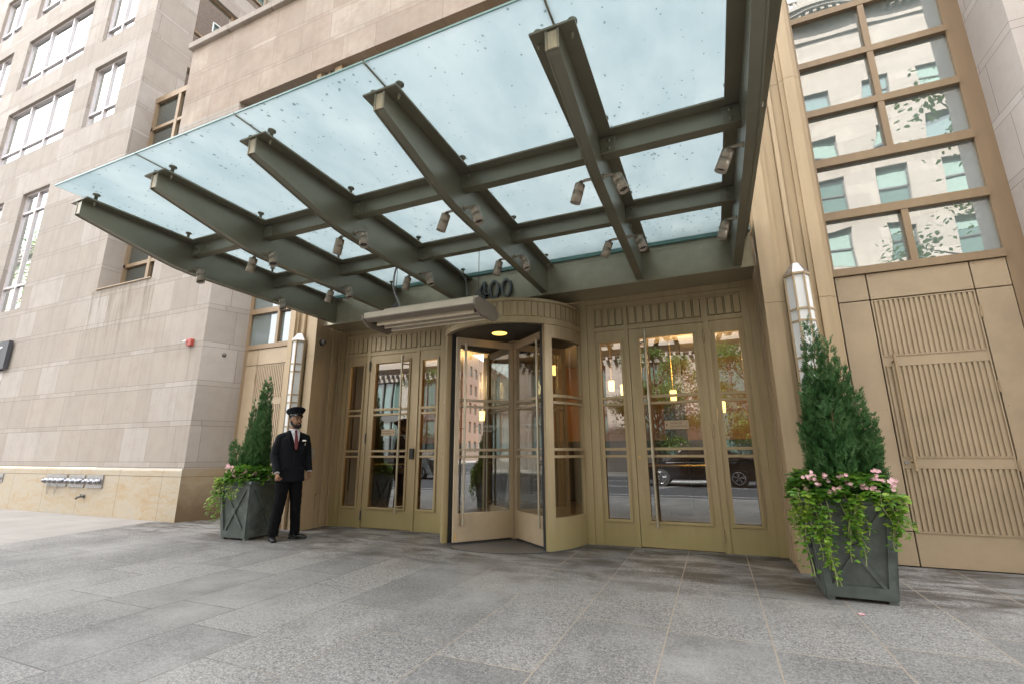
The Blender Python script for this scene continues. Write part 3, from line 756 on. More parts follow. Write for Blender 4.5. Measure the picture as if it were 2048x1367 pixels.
def sconce(mir, label, yp):
    F = (lambda b: mirror(b)) if mir else (lambda b: b)
    cx = 1.045
    root = wthing('wall_sconce', label, 'wall lamp', (MX(cx) if mir else cx, yp, 1.5), 'tall faceted wall sconces')
    W, Dp, w2 = 0.125, 0.135, 0.052
    prof = lambda s: [(cx-W*s, yp-0.001), (cx-W*s, yp-0.035*s), (cx-w2*s, yp-Dp*s), (cx+w2*s, yp-Dp*s), (cx+W*s, yp-0.035*s), (cx+W*s, yp-0.001)]
    zs = [(3.13, 2.755), (2.73, 2.62), (2.595, 2.215), (2.19, 2.08), (2.055, 1.675), (1.65, 1.55)]
    l = MB(); l.prism(prof(0.93), 1.53, 3.14, 'z'); put(F(l), 'diffuser', MAT['opal'], root)
    fr = MB()
    zb = [3.155, 2.743, 2.608, 2.203, 2.067, 1.663, 1.53]
    for i, z in enumerate(zb): fr.prism(prof(1.0 if i not in (0, 6) else 1.07), z-0.011, z+0.011, 'z')
    for px, py in ((cx-W, yp-0.035), (cx-w2, yp-Dp), (cx+w2, yp-Dp), (cx+W, yp-0.035), (cx-W, yp-0.01), (cx+W, yp-0.01)):
        fr.box(px-0.009, px+0.009, py-0.003, py+0.02, 1.53, 3.15)
    put(F(fr), 'frame', MAT['bronze_pil'], root)
    c = MB(); a = prof(1.08); t = [(cx-0.045, yp-0.001), (cx-0.045, yp-0.03), (cx-0.025, yp-0.055), (cx+0.025, yp-0.055), (cx+0.045, yp-0.03), (cx+0.045, yp-0.001)]
    vs = [(p[0], p[1], 3.166) for p in a]+[(p[0], p[1], 3.30) for p in t]
    c.add(vs, [[i, (i+1) % 6, 6+(i+1) % 6, 6+i] for i in range(6)]+[[6, 7, 8, 9, 10, 11], [5, 4, 3, 2, 1, 0]])
    put(F(c), 'cap', MAT['cap'], root)
    c = MB(); vs = [(p[0], p[1], 1.519) for p in a]+[(p[0], p[1], 1.42) for p in t]
    c.add(vs, [[i, (i+1) % 6, 6+(i+1) % 6, 6+i] for i in range(6)]+[[6, 7, 8, 9, 10, 11], [5, 4, 3, 2, 1, 0]])
    put(F(c), 'base_cap', MAT['cap'], root)
sconce(False, 'tall white faceted sconce on the right pilaster, partly behind the conifer', 5.92)
sconce(True, 'tall white faceted sconce above the doorman on the left pilaster', 6.03)

# ---------------------------------------------------------------- entrance portal: frame, transom, sidelights
YD = 6.71
por = wthing('entrance_portal', 'bronze door frame with ribbed transom panels around the revolving and swing doors', 'door frame', (-2.81, YD, 0.0))
fr = MB()
for mir in (False, True):
    g = MB()
    g.box(0.59, 0.70, 6.665, 6.80, 0, 3.449); g.box(0.505, 0.589, 6.69, 6.80, 0, 3.36)
    g.box(-0.001+0.004, 0.075, 6.69, 6.80, 0, 3.30); g.box(-1.055, -1.004, 6.69, 6.80, 0, 3.30)
    g.box(-1.60, -1.485, 6.69, 6.80, 0, 3.36); g.box(-1.72, -1.601, 6.665, 6.80, 0, 3.449)
    g.box(-1.601, 0.589, 6.672, 6.80, 3.362, 3.449); g.box(-1.485, 0.505, 6.69, 6.80, 3.302, 3.36)
    g.box(-1.485, -1.055, 6.692, 6.80, 2.945, 3.0); g.box(-1.003, 0.003, 6.692, 6.80, 2.938, 2.995); g.box(0.075, 0.505, 6.692, 6.80, 2.945, 3.0)
    for xa, xb, za, zb in ((-1.03, -0.972, 0.0, 2.97), (-0.03, 0.03, 0.0, 2.97), (-0.972, -0.03, 2.905, 2.97)): g.box(xa, xb, 6.764, 6.799, za, zb)
    if mir: mirror(g)
    fr.add(g.v, g.f)
fr.box(-3.92, -1.70, 6.69, 6.80, 2.95, 3.449)
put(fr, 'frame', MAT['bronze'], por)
bk = MB(); bk.box(-1.49, 0.51, 6.712, 6.74, 2.99, 3.31); put(bk, 'transom_backing', MAT['groove'], por)
bk = MB(); bk.box(MX(0.51), MX(-1.49), 6.712, 6.74, 2.99, 3.31); put(bk, 'transom_backing', MAT['groove'], por)
for mir in (False, True):
    for x0, x1, n in ((-1.475, -1.065, 4), (-0.99, 0.0, 9), (0.085, 0.50, 4)):
        s = MB(); st = (x1-x0)/n
        s.box(x0-0.008, x1+0.008, 6.700, 6.7118, 3.0, 3.012); s.box(x0-0.008, x1+0.008, 6.700, 6.7118, 3.272, 3.30)
        for i in range(n): s.box(x0+i*st+0.012, x0+(i+1)*st-0.012, 6.686, 6.7118, 3.018, 3.266, 0.004)
        for i in range(n+1): s.box(x0+i*st-0.006, x0+i*st+0.006, 6.697, 6.7118, 3.0125, 3.2715)
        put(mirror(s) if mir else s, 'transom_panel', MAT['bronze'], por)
def stop_frame(f, x0, x1, z0, z1, w, ya, yb):
    f.box(x0, x1, ya, yb, z0, z0+w, 0.003); f.box(x0, x1, ya, yb, z1-w, z1, 0.003)
    f.box(x0, x0+w, ya+0.0005, yb, z0+w, z1-w); f.box(x1-w, x1, ya+0.0005, yb, z0+w, z1-w)
BARS = ((1.94, 1.978), (1.852, 1.885), (1.235, 1.27), (1.142, 1.175))
def sidelight(mir, x0, x1):
    f = MB()
    f.box(x0, x1, 6.705, 6.76, 0.0, 0.31); f.box(x0, x1, 6.705, 6.76, 2.80, 2.944); f.box(x0, x0+0.04, 6.705, 6.76, 0.31, 2.80); f.box(x1-0.04, x1, 6.705, 6.76, 0.31, 2.80)
    stop_frame(f, x0+0.03, x1-0.03, 0.30, 2.81, 0.038, 6.688, 6.7049)
    for a, b in BARS: f.box(x0+0.055, x1-0.055, 6.693, 6.715, a, b)
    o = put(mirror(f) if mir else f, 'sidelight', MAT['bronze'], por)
    p = MB(); p.add([(x0+0.04, 6.735, 0.31), (x1-0.04, 6.735, 0.31), (x1-0.04, 6.735, 2.80), (x0+0.04, 6.735, 2.80)], [(0,1,2,3)])
    put(mirror(p) if mir else p, 'pane', MAT['door_glass'], o)
for mir in (False, True):
    sidelight(mir, -1.484, -1.056); sidelight(mir, 0.076, 0.504)

def text_mesh(s, size, name='lettering', align='LEFT', extrude=0.0, font=None, shear=0.0, sx=1.0):
    cu = bpy.data.curves.new('txt', 'FONT'); cu.body = s; cu.size = size; cu.align_x = align; cu.extrude = extrude; cu.shear = shear
    cu.resolution_u = 3
    ob = bpy.data.objects.new('txt', cu); COL.objects.link(ob)
    dg = bpy.context.evaluated_depsgraph_get(); ev = ob.evaluated_get(dg)
    me = bpy.data.meshes.new_from_object(ev)
    vs = [(v.co.x*sx, v.co.y, v.co.z) for v in me.vertices]; fs = [list(p.vertices) for p in me.polygons]
    bpy.data.objects.remove(ob); bpy.data.curves.remove(cu); bpy.data.meshes.remove(me)
    return vs, fs
def text_on(mb, s, size, x, y, z, align='LEFT', extrude=0.0, sx=1.0, back=False):
    """upright text facing -y (or +y when back) with its origin at x, z"""
    vs, fs = text_mesh(s, size, align=align, extrude=extrude, sx=sx)
    k = -1 if back else 1
    mb.add([(x+k*p[0], y-k*p[2], z+p[1]) for p in vs], fs)

def swing_door(mir, label):
    F = (lambda b: mirror(b)) if mir else (lambda b: b)
    d = wthing('swing_door', label, 'door', (MX(-0.5) if mir else -0.5, YD, 0.01), 'bronze glazed swing doors')
    f = MB(); x0, x1 = -0.998, -0.002
    f.box(x0, x1, 6.70, 6.75, 0.012, 0.31); f.box(x0, x1, 6.70, 6.75, 2.81, 2.932); f.box(x0, x0+0.135, 6.70, 6.75, 0.31, 2.81); f.box(x1-0.115, x1, 6.70, 6.75, 0.31, 2.81)
    stop_frame(f, -0.885, -0.10, 0.30, 2.82, 0.036, 6.683, 6.6998)
    for a, b in BARS: f.box(-0.85, -0.135, 6.688, 6.712, a, b)
    for x in (-0.95, -0.06):
        for z in (0.92, 1.21): f.ball((x, 6.70, z), (0.008, 0.004, 0.008), 8, 5)
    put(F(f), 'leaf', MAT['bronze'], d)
    p = MB(); p.add([(-0.863, 6.728, 0.31), (-0.117, 6.728, 0.31), (-0.117, 6.728, 2.81), (-0.863, 6.728, 2.81)], [(0,1,2,3)])
    put(F(p), 'pane', MAT['door_glass'], d)
    h = MB(); hx, hy = -0.765, 6.60
    h.tube([(hx, hy, 0.26), (hx, hy, 2.87)], 0.019, 14)
    for za, zb in ((0.26, 0.33), (2.78, 2.86), (1.84, 1.99), (1.13, 1.28)): h.tube([(hx, hy, za), (hx, hy, zb)], 0.0235, 14)
    for z in (0.37, 2.72): h.tube([(hx, hy, z), (hx-0.09, 6.70, z)], 0.012, 8)
    put(F(h), 'handle', MAT['handle'], d)
    for za, zb in ((2.67, 2.82), (1.40, 1.545), (0.13, 0.27)):
        g = MB(); g.tube([(0.002, 6.682, za), (0.002, 6.682, zb)], 0.0115, 8); g.ball((0.002, 6.682, zb), 0.013, 8, 5); g.ball((0.002, 6.682, za), 0.013, 8, 5)
        put(F(g), 'hinge', MAT['numeral'] if mir else MAT['bronze_pil'], d)
    b = MB(); b.tube([(-0.86, 6.83, 1.03), (-0.12, 6.83, 1.03)], 0.014, 8); put(F(b), 'push_bar', MAT['brass'], d)
    if mir:
        k = MB(); k.box(-4.675, -4.595, 6.655, 6.699, 1.12, 1.29, 0.008); put(k, 'key_box', MAT['dark'], d)
        k = MB(); k.tube([(-4.72, 6.69, 1.14), (-4.72, 6.70, 1.14)], 0.018, 12); put(k, 'lock', MAT['brass'], d)
        pl = MB(); pl.box(-5.31, -5.02, 6.722, 6.727, 1.51, 1.62); o = put(pl, 'notice', MAT['signplate'], d)
        t = MB(); text_on(t, 'PLEASE USE', 0.030, -5.28, 6.7205, 1.575); text_on(t, 'REVOLVING DOOR', 0.026, -5.29, 6.7205, 1.535, sx=0.9)
        t.add([(-5.065, 6.7205, 1.585), (-5.065, 6.7205, 1.55), (-5.04, 6.7205, 1.5675)], [(0,1,2)])
        put(t, 'lettering', MAT['ink'], o)
    else:
        k = MB(); k.tube([(-0.952, 6.688, 1.145), (-0.952, 6.70, 1.145)], 0.019, 14); k.tube([(-0.952, 6.684, 1.145), (-0.952, 6.689, 1.145)], 0.010, 10); put(k, 'lock', MAT['brass'], d)
        pl = MB(); pl.box(-0.595, -0.29, 6.722, 6.727, 1.51, 1.625); o = put(pl, 'notice', MAT['signplate'], d)
        t = MB(); text_on(t, 'PLEASE USE', 0.030, -0.525, 6.7205, 1.578); text_on(t, 'REVOLVING DOOR', 0.030, -0.525, 6.7205, 1.536, sx=0.82)
        t.add([(-0.562, 6.7205, 1.59), (-0.562, 6.7205, 1.548), (-0.583, 6.7205, 1.569)], [(0,1,2)])
        put(t, 'lettering', MAT['ink'], o)
swing_door(False, 'bronze swing door right of the revolving door, notice arrow pointing left')
swing_door(True, 'bronze swing door left of the revolving door, with black key box')

# ---------------------------------------------------------------- revolving door
RC = (-2.79, 6.70); RR = 1.085
rev = wthing('revolving_door', 'bronze four-wing revolving door under a curved ribbed drum', 'revolving door', (RC[0], RC[1], 0.0))
q = MB()
q.arc(RC[0], RC[1], RR-0.09, RR-0.006, R(180), R(360), 2.95, 3.29, 64)
q.arc(RC[0], RC[1], RR-0.09, RR+0.012, R(180), R(360), 2.945, 3.03, 64)
q.arc(RC[0], RC[1], RR-0.09, RR+0.012, R(180), R(360), 3.255, 3.30, 64)
q.arc(RC[0], RC[1], 0.0, RR-0.05, R(180), R(360), 3.20, 3.25, 48)
for i in range(36):
    a = R(180+5*i)
    q.arc(RC[0], RC[1], RR-0.007, RR+0.006, a+R(0.55), a+R(4.45), 3.042, 3.243, 3)
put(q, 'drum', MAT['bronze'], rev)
q = MB(); q.arc(RC[0], RC[1], 0.0, RR-0.055, 0, R(360), 2.935, 2.95, 64); put(q, 'drum_ceiling', MAT['groove'], rev)
q = MB(); q.lathe([(0, 2.926), (0.105, 2.926), (0.115, 2.934)], -2.79, 6.13, 24); put(q, 'downlight', MAT['downlight'], rev)
q = MB(); q.arc(RC[0], RC[1], 0, RR+0.01, R(0), R(360), 0.003, 0.011, 64); put(q, 'floor_disc', MAT['numeral'], rev)
for a0, a1, s in ((R(-45), R(0), 1), (R(180), R(225), -1)):
    q = MB(); aw = R(6.0)
    pa = (a0, a0+aw) if s > 0 else (a1-aw, a1)
    q.arc(RC[0], RC[1], RR-0.07, RR+0.004, pa[0], pa[1], 0.0, 2.944, 4)
    g0, g1 = (a0+aw, a1-R(1.0)) if s > 0 else (a0+R(1.0), a1-aw)
    q.arc(RC[0], RC[1], RR-0.06, RR, g0, g1, 0.0, 0.40, 12); q.arc(RC[0], RC[1], RR-0.06, RR, g0, g1, 2.76, 2.944, 12)
    for z0_, z1_ in BARS: q.arc(RC[0], RC[1], RR-0.03, RR+0.006, g0, g1, z0_, z1_, 12)
    pb = (a1-R(3.5), a1) if s > 0 else (a0, a0+R(3.5))
    q.arc(RC[0], RC[1], RR-0.05, RR+0.002, pb[0], pb[1], 0.40, 2.76, 3)
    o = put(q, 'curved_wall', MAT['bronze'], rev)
    q = MB(); n = 14; vs = []
    for k in range(n+1):
        a = g0+(g1-g0)*k/n
        for z in (0.40, 2.76): vs.append((RC[0]+(RR-0.03)*math.cos(a), RC[1]+(RR-0.03)*math.sin(a), z))
    q.add(vs, [[2*k, 2*k+2, 2*k+3, 2*k+1] for k in range(n)], True)
    put(q, 'pane', MAT['curve_glass'], o)
    q = MB(); pc = a0 if s > 0 else a1
    q.arc(RC[0], RC[1], RR-0.14, RR-0.071, pc-R(0.2) if s > 0 else pc-R(4), pc+R(4) if s > 0 else pc+R(0.2), 0.01, 2.94, 3)
    put(q, 'rubber_seal', MAT['dark'], o)
CW = (-2.775, 6.645); WL = 0.955
for ang in (-130, -40, 50, 140):
    c, s = math.cos(R(ang)), math.sin(R(ang))
    M4 = Matrix(((c, -s, 0, CW[0]), (s, c, 0, CW[1]), (0, 0, 1, 0), (0, 0, 0, 1)))
    f = MB(); t = 0.022
    f.box(0.03, WL, -t, t, 0.035, 0.40); f.box(0.03, WL, -t, t, 2.78, 2.885); f.box(0.03, 0.085, -t, t, 0.40, 2.78); f.box(WL-0.055, WL, -t, t, 0.40, 2.78)
    for a, b in BARS: f.box(0.085, WL-0.055, -0.012, 0.012, a, b)
    o = put(f.xf(M4), 'wing', MAT['bronze_panel'], rev)
    p = MB(); p.add([(0.085, 0, 0.40), (WL-0.055, 0, 0.40), (WL-0.055, 0, 2.78), (0.085, 0, 2.78)], [(0,1,2,3)]); put(p.xf(M4), 'pane', MAT['door_glass'], o)
    h = MB(); hs = 1 if ang in (-40,) else -1
    sd = -0.075 if ang == -40 else 0.075
    h.tube([(WL-0.12, sd, 0.26), (WL-0.12, sd, 2.79)], 0.0165, 12)
    for za, zb in ((0.26, 0.33), (2.70, 2.78), (1.84, 1.99), (1.13, 1.28)): h.tube([(WL-0.12, sd, za), (WL-0.12, sd, zb)], 0.0205, 12)
    for z in (0.45, 1.06, 1.56, 2.70): h.tube([(WL-0.12, sd, z), (WL-0.12, 0.0, z)], 0.010, 8)
    put(h.xf(M4), 'handle', MAT['handle'], o)
    b = MB(); b.tube([(WL-0.03, -t-0.004, 0.14), (WL-0.03, t+0.004, 0.14)], 0.014, 10); b.box(WL-0.042, WL-0.018, -t-0.006, t+0.006, 0.06, 0.125); put(b.xf(M4), 'floor_bolt', MAT['brass'], o)
    sw = MB(); sw.box(0.05, WL, -0.006, 0.006, 0.012, 0.034); put(sw.xf(M4), 'sweep', MAT['dark'], o)
    if ang in (-130, -40):
        t = MB(); vs, fs = text_mesh('CLARENDON', 0.055, align='CENTER', sx=1.15); v2, f2 = text_mesh('BACK BAY', 0.032, align='CENTER', sx=1.3); v3, f3 = text_mesh('THE', 0.03, align='CENTER', sx=1.1)
        k = 1 if ang == -130 else 1
        yy = 0.004
        t.add([(0.47+k*p[0], yy, 1.575+p[1]) for p in vs], fs); t.add([(0.47+k*p[0], yy, 1.515+p[1]) for p in v2], f2); t.add([(0.25-k*0.03+k*p[0], yy, 1.60+p[1]) for p in v3], f3)
        t.add([(0.30, yy, 1.555), (0.64, yy, 1.555), (0.64, yy, 1.558), (0.30, yy, 1.558)], [(0,1,2,3)])
        put(t.xf(M4), 'lettering', MAT['etch'], o)
q = MB(); q.tube([(CW[0], CW[1], 0.012), (CW[0], CW[1], 2.935)], 0.03, 12); q.box(CW[0]-0.07, CW[0]+0.07, CW[1]-0.05, CW[1]+0.03, 0.012, 0.06, 0.006); q.box(CW[0]-0.08, CW[0]+0.08, CW[1]-0.05, CW[1]+0.03, 2.89, 2.925, 0.006); put(q, 'centre_post', MAT['bronze_frame'], rev)
# ---------------------------------------------------------------- canopy
can = wthing('entrance_canopy', 'frosted glass canopy on six tapering grey-green steel beams over the entrance', 'canopy', (-2.8, 6.15, 3.45))
XB = [-6.04, -4.755, -3.42, -2.075, -0.715, 0.475]
ZG0, ZG1 = 3.950, 3.966
low = [(2.37, 3.70), (2.42, 3.688), (3.05, 3.555), (3.25, 3.515), (3.42, 3.488), (3.62, 3.472), (3.85, 3.468), (6.149, 3.468)]
def prof(up, lift=0.0): return [(y, z+lift) for y, z in low]+[(6.149, up), (2.37, up)]
bolts = []
for k, xb in enumerate(XB):
    b = MB()
    b.prism(prof(3.8545), xb-0.047, xb-0.032, 'x'); b.prism(prof(3.8545), xb+0.032, xb+0.047, 'x')
    b.prism([(2.39, 3.70+0.004)]+[(y, z+0.006) for y, z in low[1:]]+[(6.149, 3.854), (2.39, 3.854)], xb-0.0318, xb+0.0318, 'x')
    b.box(xb-0.155, xb+0.155, 2.36, 6.149, 3.855, 3.873, 0.002)
    o = put(b, 'beam', MAT['steel'], can)
    e = MB(); e.box(xb-0.0315, xb+0.0315, 2.374, 2.3895, 3.71, 3.845); put(e, 'end_plate', MAT['steel_tan'], o)
    nb = MB()
    for sx in (-1, 1):
        for y in (2.45, 3.63, 4.92, 6.0): nb.tube([(xb+sx*0.115, y, 3.83), (xb+sx*0.115, y, 3.855)], 0.013, 6); nb.tube([(xb+sx*0.115, y, 3.81), (xb+sx*0.115, y, 3.83)], 0.007, 6)
    put(nb, 'nut', MAT['fascia'], o)
    for sx in (-1, 1):
        for y in (2.45, 3.44, 4.70, 5.90):
            d = MB(); x = xb+sx*0.118
            d.lathe([(0, 3.873), (0.015, 3.873), (0.015, 3.932), (0.034, 3.936), (0.034, 3.949), (0, 3.949)], x, y, 16)
            put(d, 'glass_clamp', MAT['steel'], o)
for k in range(5):
    xa, xc = XB[k]+0.0472, XB[k+1]-0.0472
    for y in (3.57, 4.83):
        p = MB()
        p.box(xa, xc, y, y+0.10, 3.70, 3.8548); p.box(XB[k]+0.156, XB[k+1]-0.156, y-0.095, y+0.235, 3.8555, 3.8725, 0.002)
        for sx, x in ((1, xa), (-1, xc)):
            x0, x1 = (x, x+0.13) if sx > 0 else (x-0.13, x)
            p.box(x0, x1, y-0.013, y-0.0002, 3.692, 3.848, 0.002)
            for z in (3.73, 3.81): p.ball((x+sx*0.075, y-0.013, z), (0.017, 0.012, 0.017), 10, 6)
        put(p, 'purlin', MAT['steel'], can)
edges = [-6.14]+XB[1:5]+[0.640]
for k in range(5):
    g = MB(); g.box(edges[k]+0.007, edges[k+1]-0.007, 2.185, 6.10, ZG0, ZG1)
    o = put(g, 'glass_panel', MAT['canopy_glass'], can)
    g = MB(); g.box(edges[k]+0.007, edges[k+1]-0.007, 2.177, 2.1848, ZG0, ZG1)
    put(g, 'polished_edge', MAT['glass_edge'], o)
for k in range(1, 5):
    g = MB(); g.box(XB[k]-0.0068, XB[k]+0.0068, 2.187, 6.10, ZG0-0.004, ZG1-0.003); put(g, 'joint_seal', MAT['fascia'], can)
f = MB()
f.box(-6.28, 0.665, 6.15, 6.66, 3.44, 3.448); f.box(-6.28, 0.665, 6.15, 6.20, 3.448, 3.838); f.box(-6.28, 0.665, 6.154, 6.20, 3.838, 3.846); f.box(-6.28, 0.665, 6.15, 6.24, 3.846, 3.905)
put(f, 'fascia', MAT['fascia'], can)
f = MB(); f.box(-6.28, 0.665, 6.101, 6.20, 3.9055, 3.972); put(f, 'gasket', MAT['glass_edge'], can)
f = MB(); f.box(-6.28, -0.402, 6.20, 6.665, 3.4482, 3.453); f.box(-0.396, 0.665, 6.20, 6.665, 3.4482, 3.453); put(f, 'soffit', MAT['bronze_frame'], can)
# wall between fascia and lintel above the glass
w = MB(); w.box(-6.29, 0.69, 6.30, 6.40, 3.94, 8.96); put(w, 'upper_infill', MAT['bronze_pil'], can)
num = wthing('house_number', 'grey raised number 400 on the canopy fascia, first digit half hidden by the heater', 'number', (-2.86, 6.12, 3.47))
for i, x in enumerate((-3.06, -2.865, -2.665)):
    d = MB(); y0, y1, zc = 6.09, 6.13, 3.62
    if i == 0:
        d.box(x+0.012, x+0.048, y0, y1, zc-0.15, zc+0.15); d.box(x-0.10, x+0.0118, y0, y1, zc-0.075, zc-0.042); d.box(x+0.0482, x+0.085, y0, y1, zc-0.075, zc-0.042)
        d.prism([(x-0.10, zc-0.041), (x-0.062, zc-0.041), (x+0.0118, zc+0.10), (x+0.0118, zc+0.15)], y0, y1, 'y')
    else:
        n = 40; vs = []
        for k in range(n):
            a = 2*math.pi*k/n; c, s_ = math.cos(a), math.sin(a)
            for rx, rz in ((0.086, 0.152), (0.052, 0.117)):
                for y in (y0, y1): vs.append((x+rx*c, y, zc+rz*s_))
        d.add(vs, [[4*k+p, 4*((k+1) % n)+p, 4*((k+1) % n)+q, 4*k+q] for k in range(n) for p, q in ((0, 1), (1, 3), (3, 2), (2, 0))])
    for dz in (-0.135, 0.135): d.tube([(x+(0.03 if i == 0 else 0), y1, zc+dz), (x+(0.03 if i == 0 else 0), 6.15, zc+dz)], 0.007, 6)
    put(d, 'digit', MAT['numeral'], num)

# ---------------------------------------------------------------- spotlights
def spot(label, x, y, sgn, tilt, ty):
    d = thing('spotlight', label, 'spotlight', (x, y, 3.525), 0, 'bronze spotlights along the canopy beams')
    a = MB(); a.tube([(0, 0, 0.0), (sgn*0.065, 0, 0.0), (sgn*0.10, 0, -0.004)], 0.0135, 10); a.tube([(-sgn*0.001, 0, 0), (sgn*0.012, 0, 0)], 0.024, 12); a.ball((sgn*0.10, 0, -0.006), 0.017, 10, 6)
    a.build('arm', MAT['spot'], d)
    b = MB(); b.lathe([(0, 0.0), (0.022, 0.0), (0.025, -0.020), (0.046, -0.024), (0.051, -0.029), (0.051, -0.098), (0.0485, -0.10), (0.0485, -0.104), (0.052, -0.106), (0.052, -0.218), (0.046, -0.218), (0.045, -0.185), (0.0, -0.185)], 0, 0, 22)
    Mx = Matrix.Translation((sgn*0.105, 0, -0.004)) @ Matrix.Scale(0.9, 4) @ Matrix.Rotation(R(-sgn*tilt), 4, 'Y') @ Matrix.Rotation(R(ty), 4, 'X')
    o = b.xf(Mx).build('housing', MAT['spot'], d)
    l = MB(); l.lathe([(0, -0.186), (0.040, -0.186), (0.040, -0.190), (0, -0.193)], 0, 0, 18); l.xf(Mx).build('lens', MAT['lens'], o)
ORD = ['first', 'second', 'third', 'fourth', 'fifth', 'sixth']
rng = random.Random(8)
for k, xb in enumerate(XB):
    for yy, w_ in ((3.63, 'street end'), (4.90, 'door end')):
        for sg in (-1, 1):
            if (k == 0 and sg < 0) or (k == 5 and sg > 0): continue
            lab = 'bronze spotlight %s of the %s canopy beam from the left, %s' % ('left' if sg < 0 else 'right', ORD[k], w_)
            spot(lab, xb+sg*0.047, yy, sg, 20+rng.uniform(-4, 4), rng.uniform(-6, 4)+(-6 if sg > 0 else 4))

# ---------------------------------------------------------------- hanging heater
HY = 4.87
ht = wthing('hanging_heater', 'long cream and taupe louvred radiant heater hung on two cables', 'heater', (-3.2, HY, 2.78))
b = MB(); hp = [(-.315, 2.885), (-.31, 2.955), (-.20, 2.985), (.20, 2.985), (.31, 2.955), (.315, 2.885)]
b.prism([(HY+y, z) for y, z in hp], -3.985, -2.405, 'x'); put(b, 'hood', MAT['heater_top'], ht)
b = MB(); b.prism([(HY-.3165, 2.884), (HY-.3165, 2.872), (HY-.23, 2.846), (HY-.21, 2.852), (HY-.21, 2.884)], -3.985, -2.405, 'x'); b.prism([(HY+.3165, 2.884), (HY+.3165, 2.872), (HY+.23, 2.846), (HY+.21, 2.852), (HY+.21, 2.884)], -3.985, -2.405, 'x'); put(b, 'lower_rim', MAT['heater'], ht)
b = MB(); b.box(-3.98, -2.41, HY-.209, HY+.209, 2.868, 2.884); put(b, 'reflector', MAT['groove'], ht)
ep = [(-.325, 2.865), (-.325, 2.93), (-.205, 2.993), (.205, 2.993), (.325, 2.93), (.325, 2.865), (.20, 2.79), (-.20, 2.79)]
for xa, xb_ in ((-4.012, -3.9855), (-2.4045, -2.378)):
    b = MB(); b.prism([(HY+y, z) for y, z in ep], xa, xb_, 'x'); put(b, 'end_cap', MAT['heater'], ht)
for dy in (-0.15, 0.0, 0.15):
    b = MB(); b.prism([(HY+dy-.02, 2.867), (HY+dy-.03, 2.818), (HY+dy-.01, 2.808), (HY+dy+.004, 2.867)], -3.88, -2.47, 'x'); put(b, 'louvre', MAT['slat'], ht)
b = MB(); b.box(-3.86, -2.47, HY-.085, HY+.085, 2.9855, 3.06, 0.004); put(b, 'top_channel', MAT['heater_top'], ht)
for x in (-3.74, -2.50):
    b = MB(); b.tube([(x, HY, 3.06), (x, HY, 3.86)], 0.0042, 6); b.box(x-.018, x+.018, HY-.04, HY+.04, 3.06, 3.10); b.prism([(x-0.045, 3.06), (x+0.045, 3.06), (x+0.02, 3.15), (x-0.02, 3.15)], HY-0.012, HY+0.012, 'y'); put(b, 'cable', MAT['numeral'], ht)
def bez(P, n=24):
    P = [Vector(p) for p in P]; out = []
    for i in range(len(P)-1):
        p0 = P[max(i-1, 0)]; p1 = P[i]; p2 = P[i+1]; p3 = P[min(i+2, len(P)-1)]
        for k in range(n):
            t = k/n; out.append(0.5*((2*p1)+(p2-p0)*t+(2*p0-5*p1+4*p2-p3)*t*t+(3*p1-p0-3*p2+p3)*t*t*t))
    return out+[P[-1]]
b = MB(); b.tube(bez([(-3.66, HY, 3.06), (-3.69, HY, 3.16), (-3.78, HY-.01, 3.38), (-3.74, HY-.02, 3.66), (-3.56, HY-.05, 3.80), (-3.40, HY-.06, 3.82)], 8), 0.0125, 8); b.tube([(-3.66, HY, 3.055), (-3.663, HY, 3.10)], 0.018, 8); put(b, 'flexible_conduit', MAT['conduit'], ht)
cd = wthing('wall_conduit', 'grey flexible conduit looping from the canopy glass down the fascia beside number 400', 'conduit', (-3.3, 6.12, 3.45))
b = MB(); b.tube(bez([(-3.22, 5.0, 3.83), (-3.23, 5.4, 3.83), (-3.26, 5.75, 3.835), (-3.31, 5.98, 3.80), (-3.345, 6.09, 3.70), (-3.35, 6.115, 3.58), (-3.35, 6.12, 3.447)], 6), 0.016, 8)
put(b, 'pipe', MAT['conduit'], cd)
b = MB(); b.box(-3.40, -3.30, 6.125, 6.149, 3.60, 3.615); put(b, 'clip', MAT['conduit'], cd)

# ---------------------------------------------------------------- small fixtures on the walls
t = wthing('fire_alarm', 'small red fire alarm strobe box with white lens on the left stone wall', 'alarm', (-9.57, YS, 3.4))
b = MB(); b.box(-9.635, -9.49, YS-0.075, YS-0.001, 3.335, 3.475, 0.008); put(b, 'box', MAT['red'], t)
b = MB(); b.box(-9.69, -9.61, YS-0.115, YS-0.0755, 3.40, 3.445, 0.012); put(b, 'strobe_lens', MAT['white'], t)
def dome(label, x, y, z, nx, ny):
    t = thing('dome_camera', label, 'camera', (x, y, z)); b = MB(); b.ball((0, 0, 0), 0.045, 14, 10); b.build('dome', MAT['lens'], t)
    b = MB(); b.tube([(-nx*0.05, -ny*0.05, 0.0), (-nx*0.012, -ny*0.012, 0)], 0.052, 16); b.build('base', MAT['dark'], t)
dome('small black dome camera on the grey stone return left of the bronze bay', -9.075, 6.33, 3.18, 0.9, -0.4)
dome('small black dome camera high on the dark bronze flank of the left pilaster', -6.262, 6.17, 3.14, 1, 0)
t = wthing('entry_panel', 'square speckled intercom plate on the left pilaster behind the doorman', 'intercom', (-6.30, 6.18, 1.21))
b = MB(); b.box(-6.3095, -6.288, 6.10, 6.235, 1.14, 1.295, 0.004); put(b, 'plate', MAT['plate'], t)
b = MB()
for i in range(5):
    for j in range(5):
        if (i*3+j*2) % 4: b.box(-6.2878, -6.284, 6.118+i*0.022, 6.13+i*0.022, 1.16+j*0.025, 1.174+j*0.025)
put(b, 'button', MAT['silver'], t)
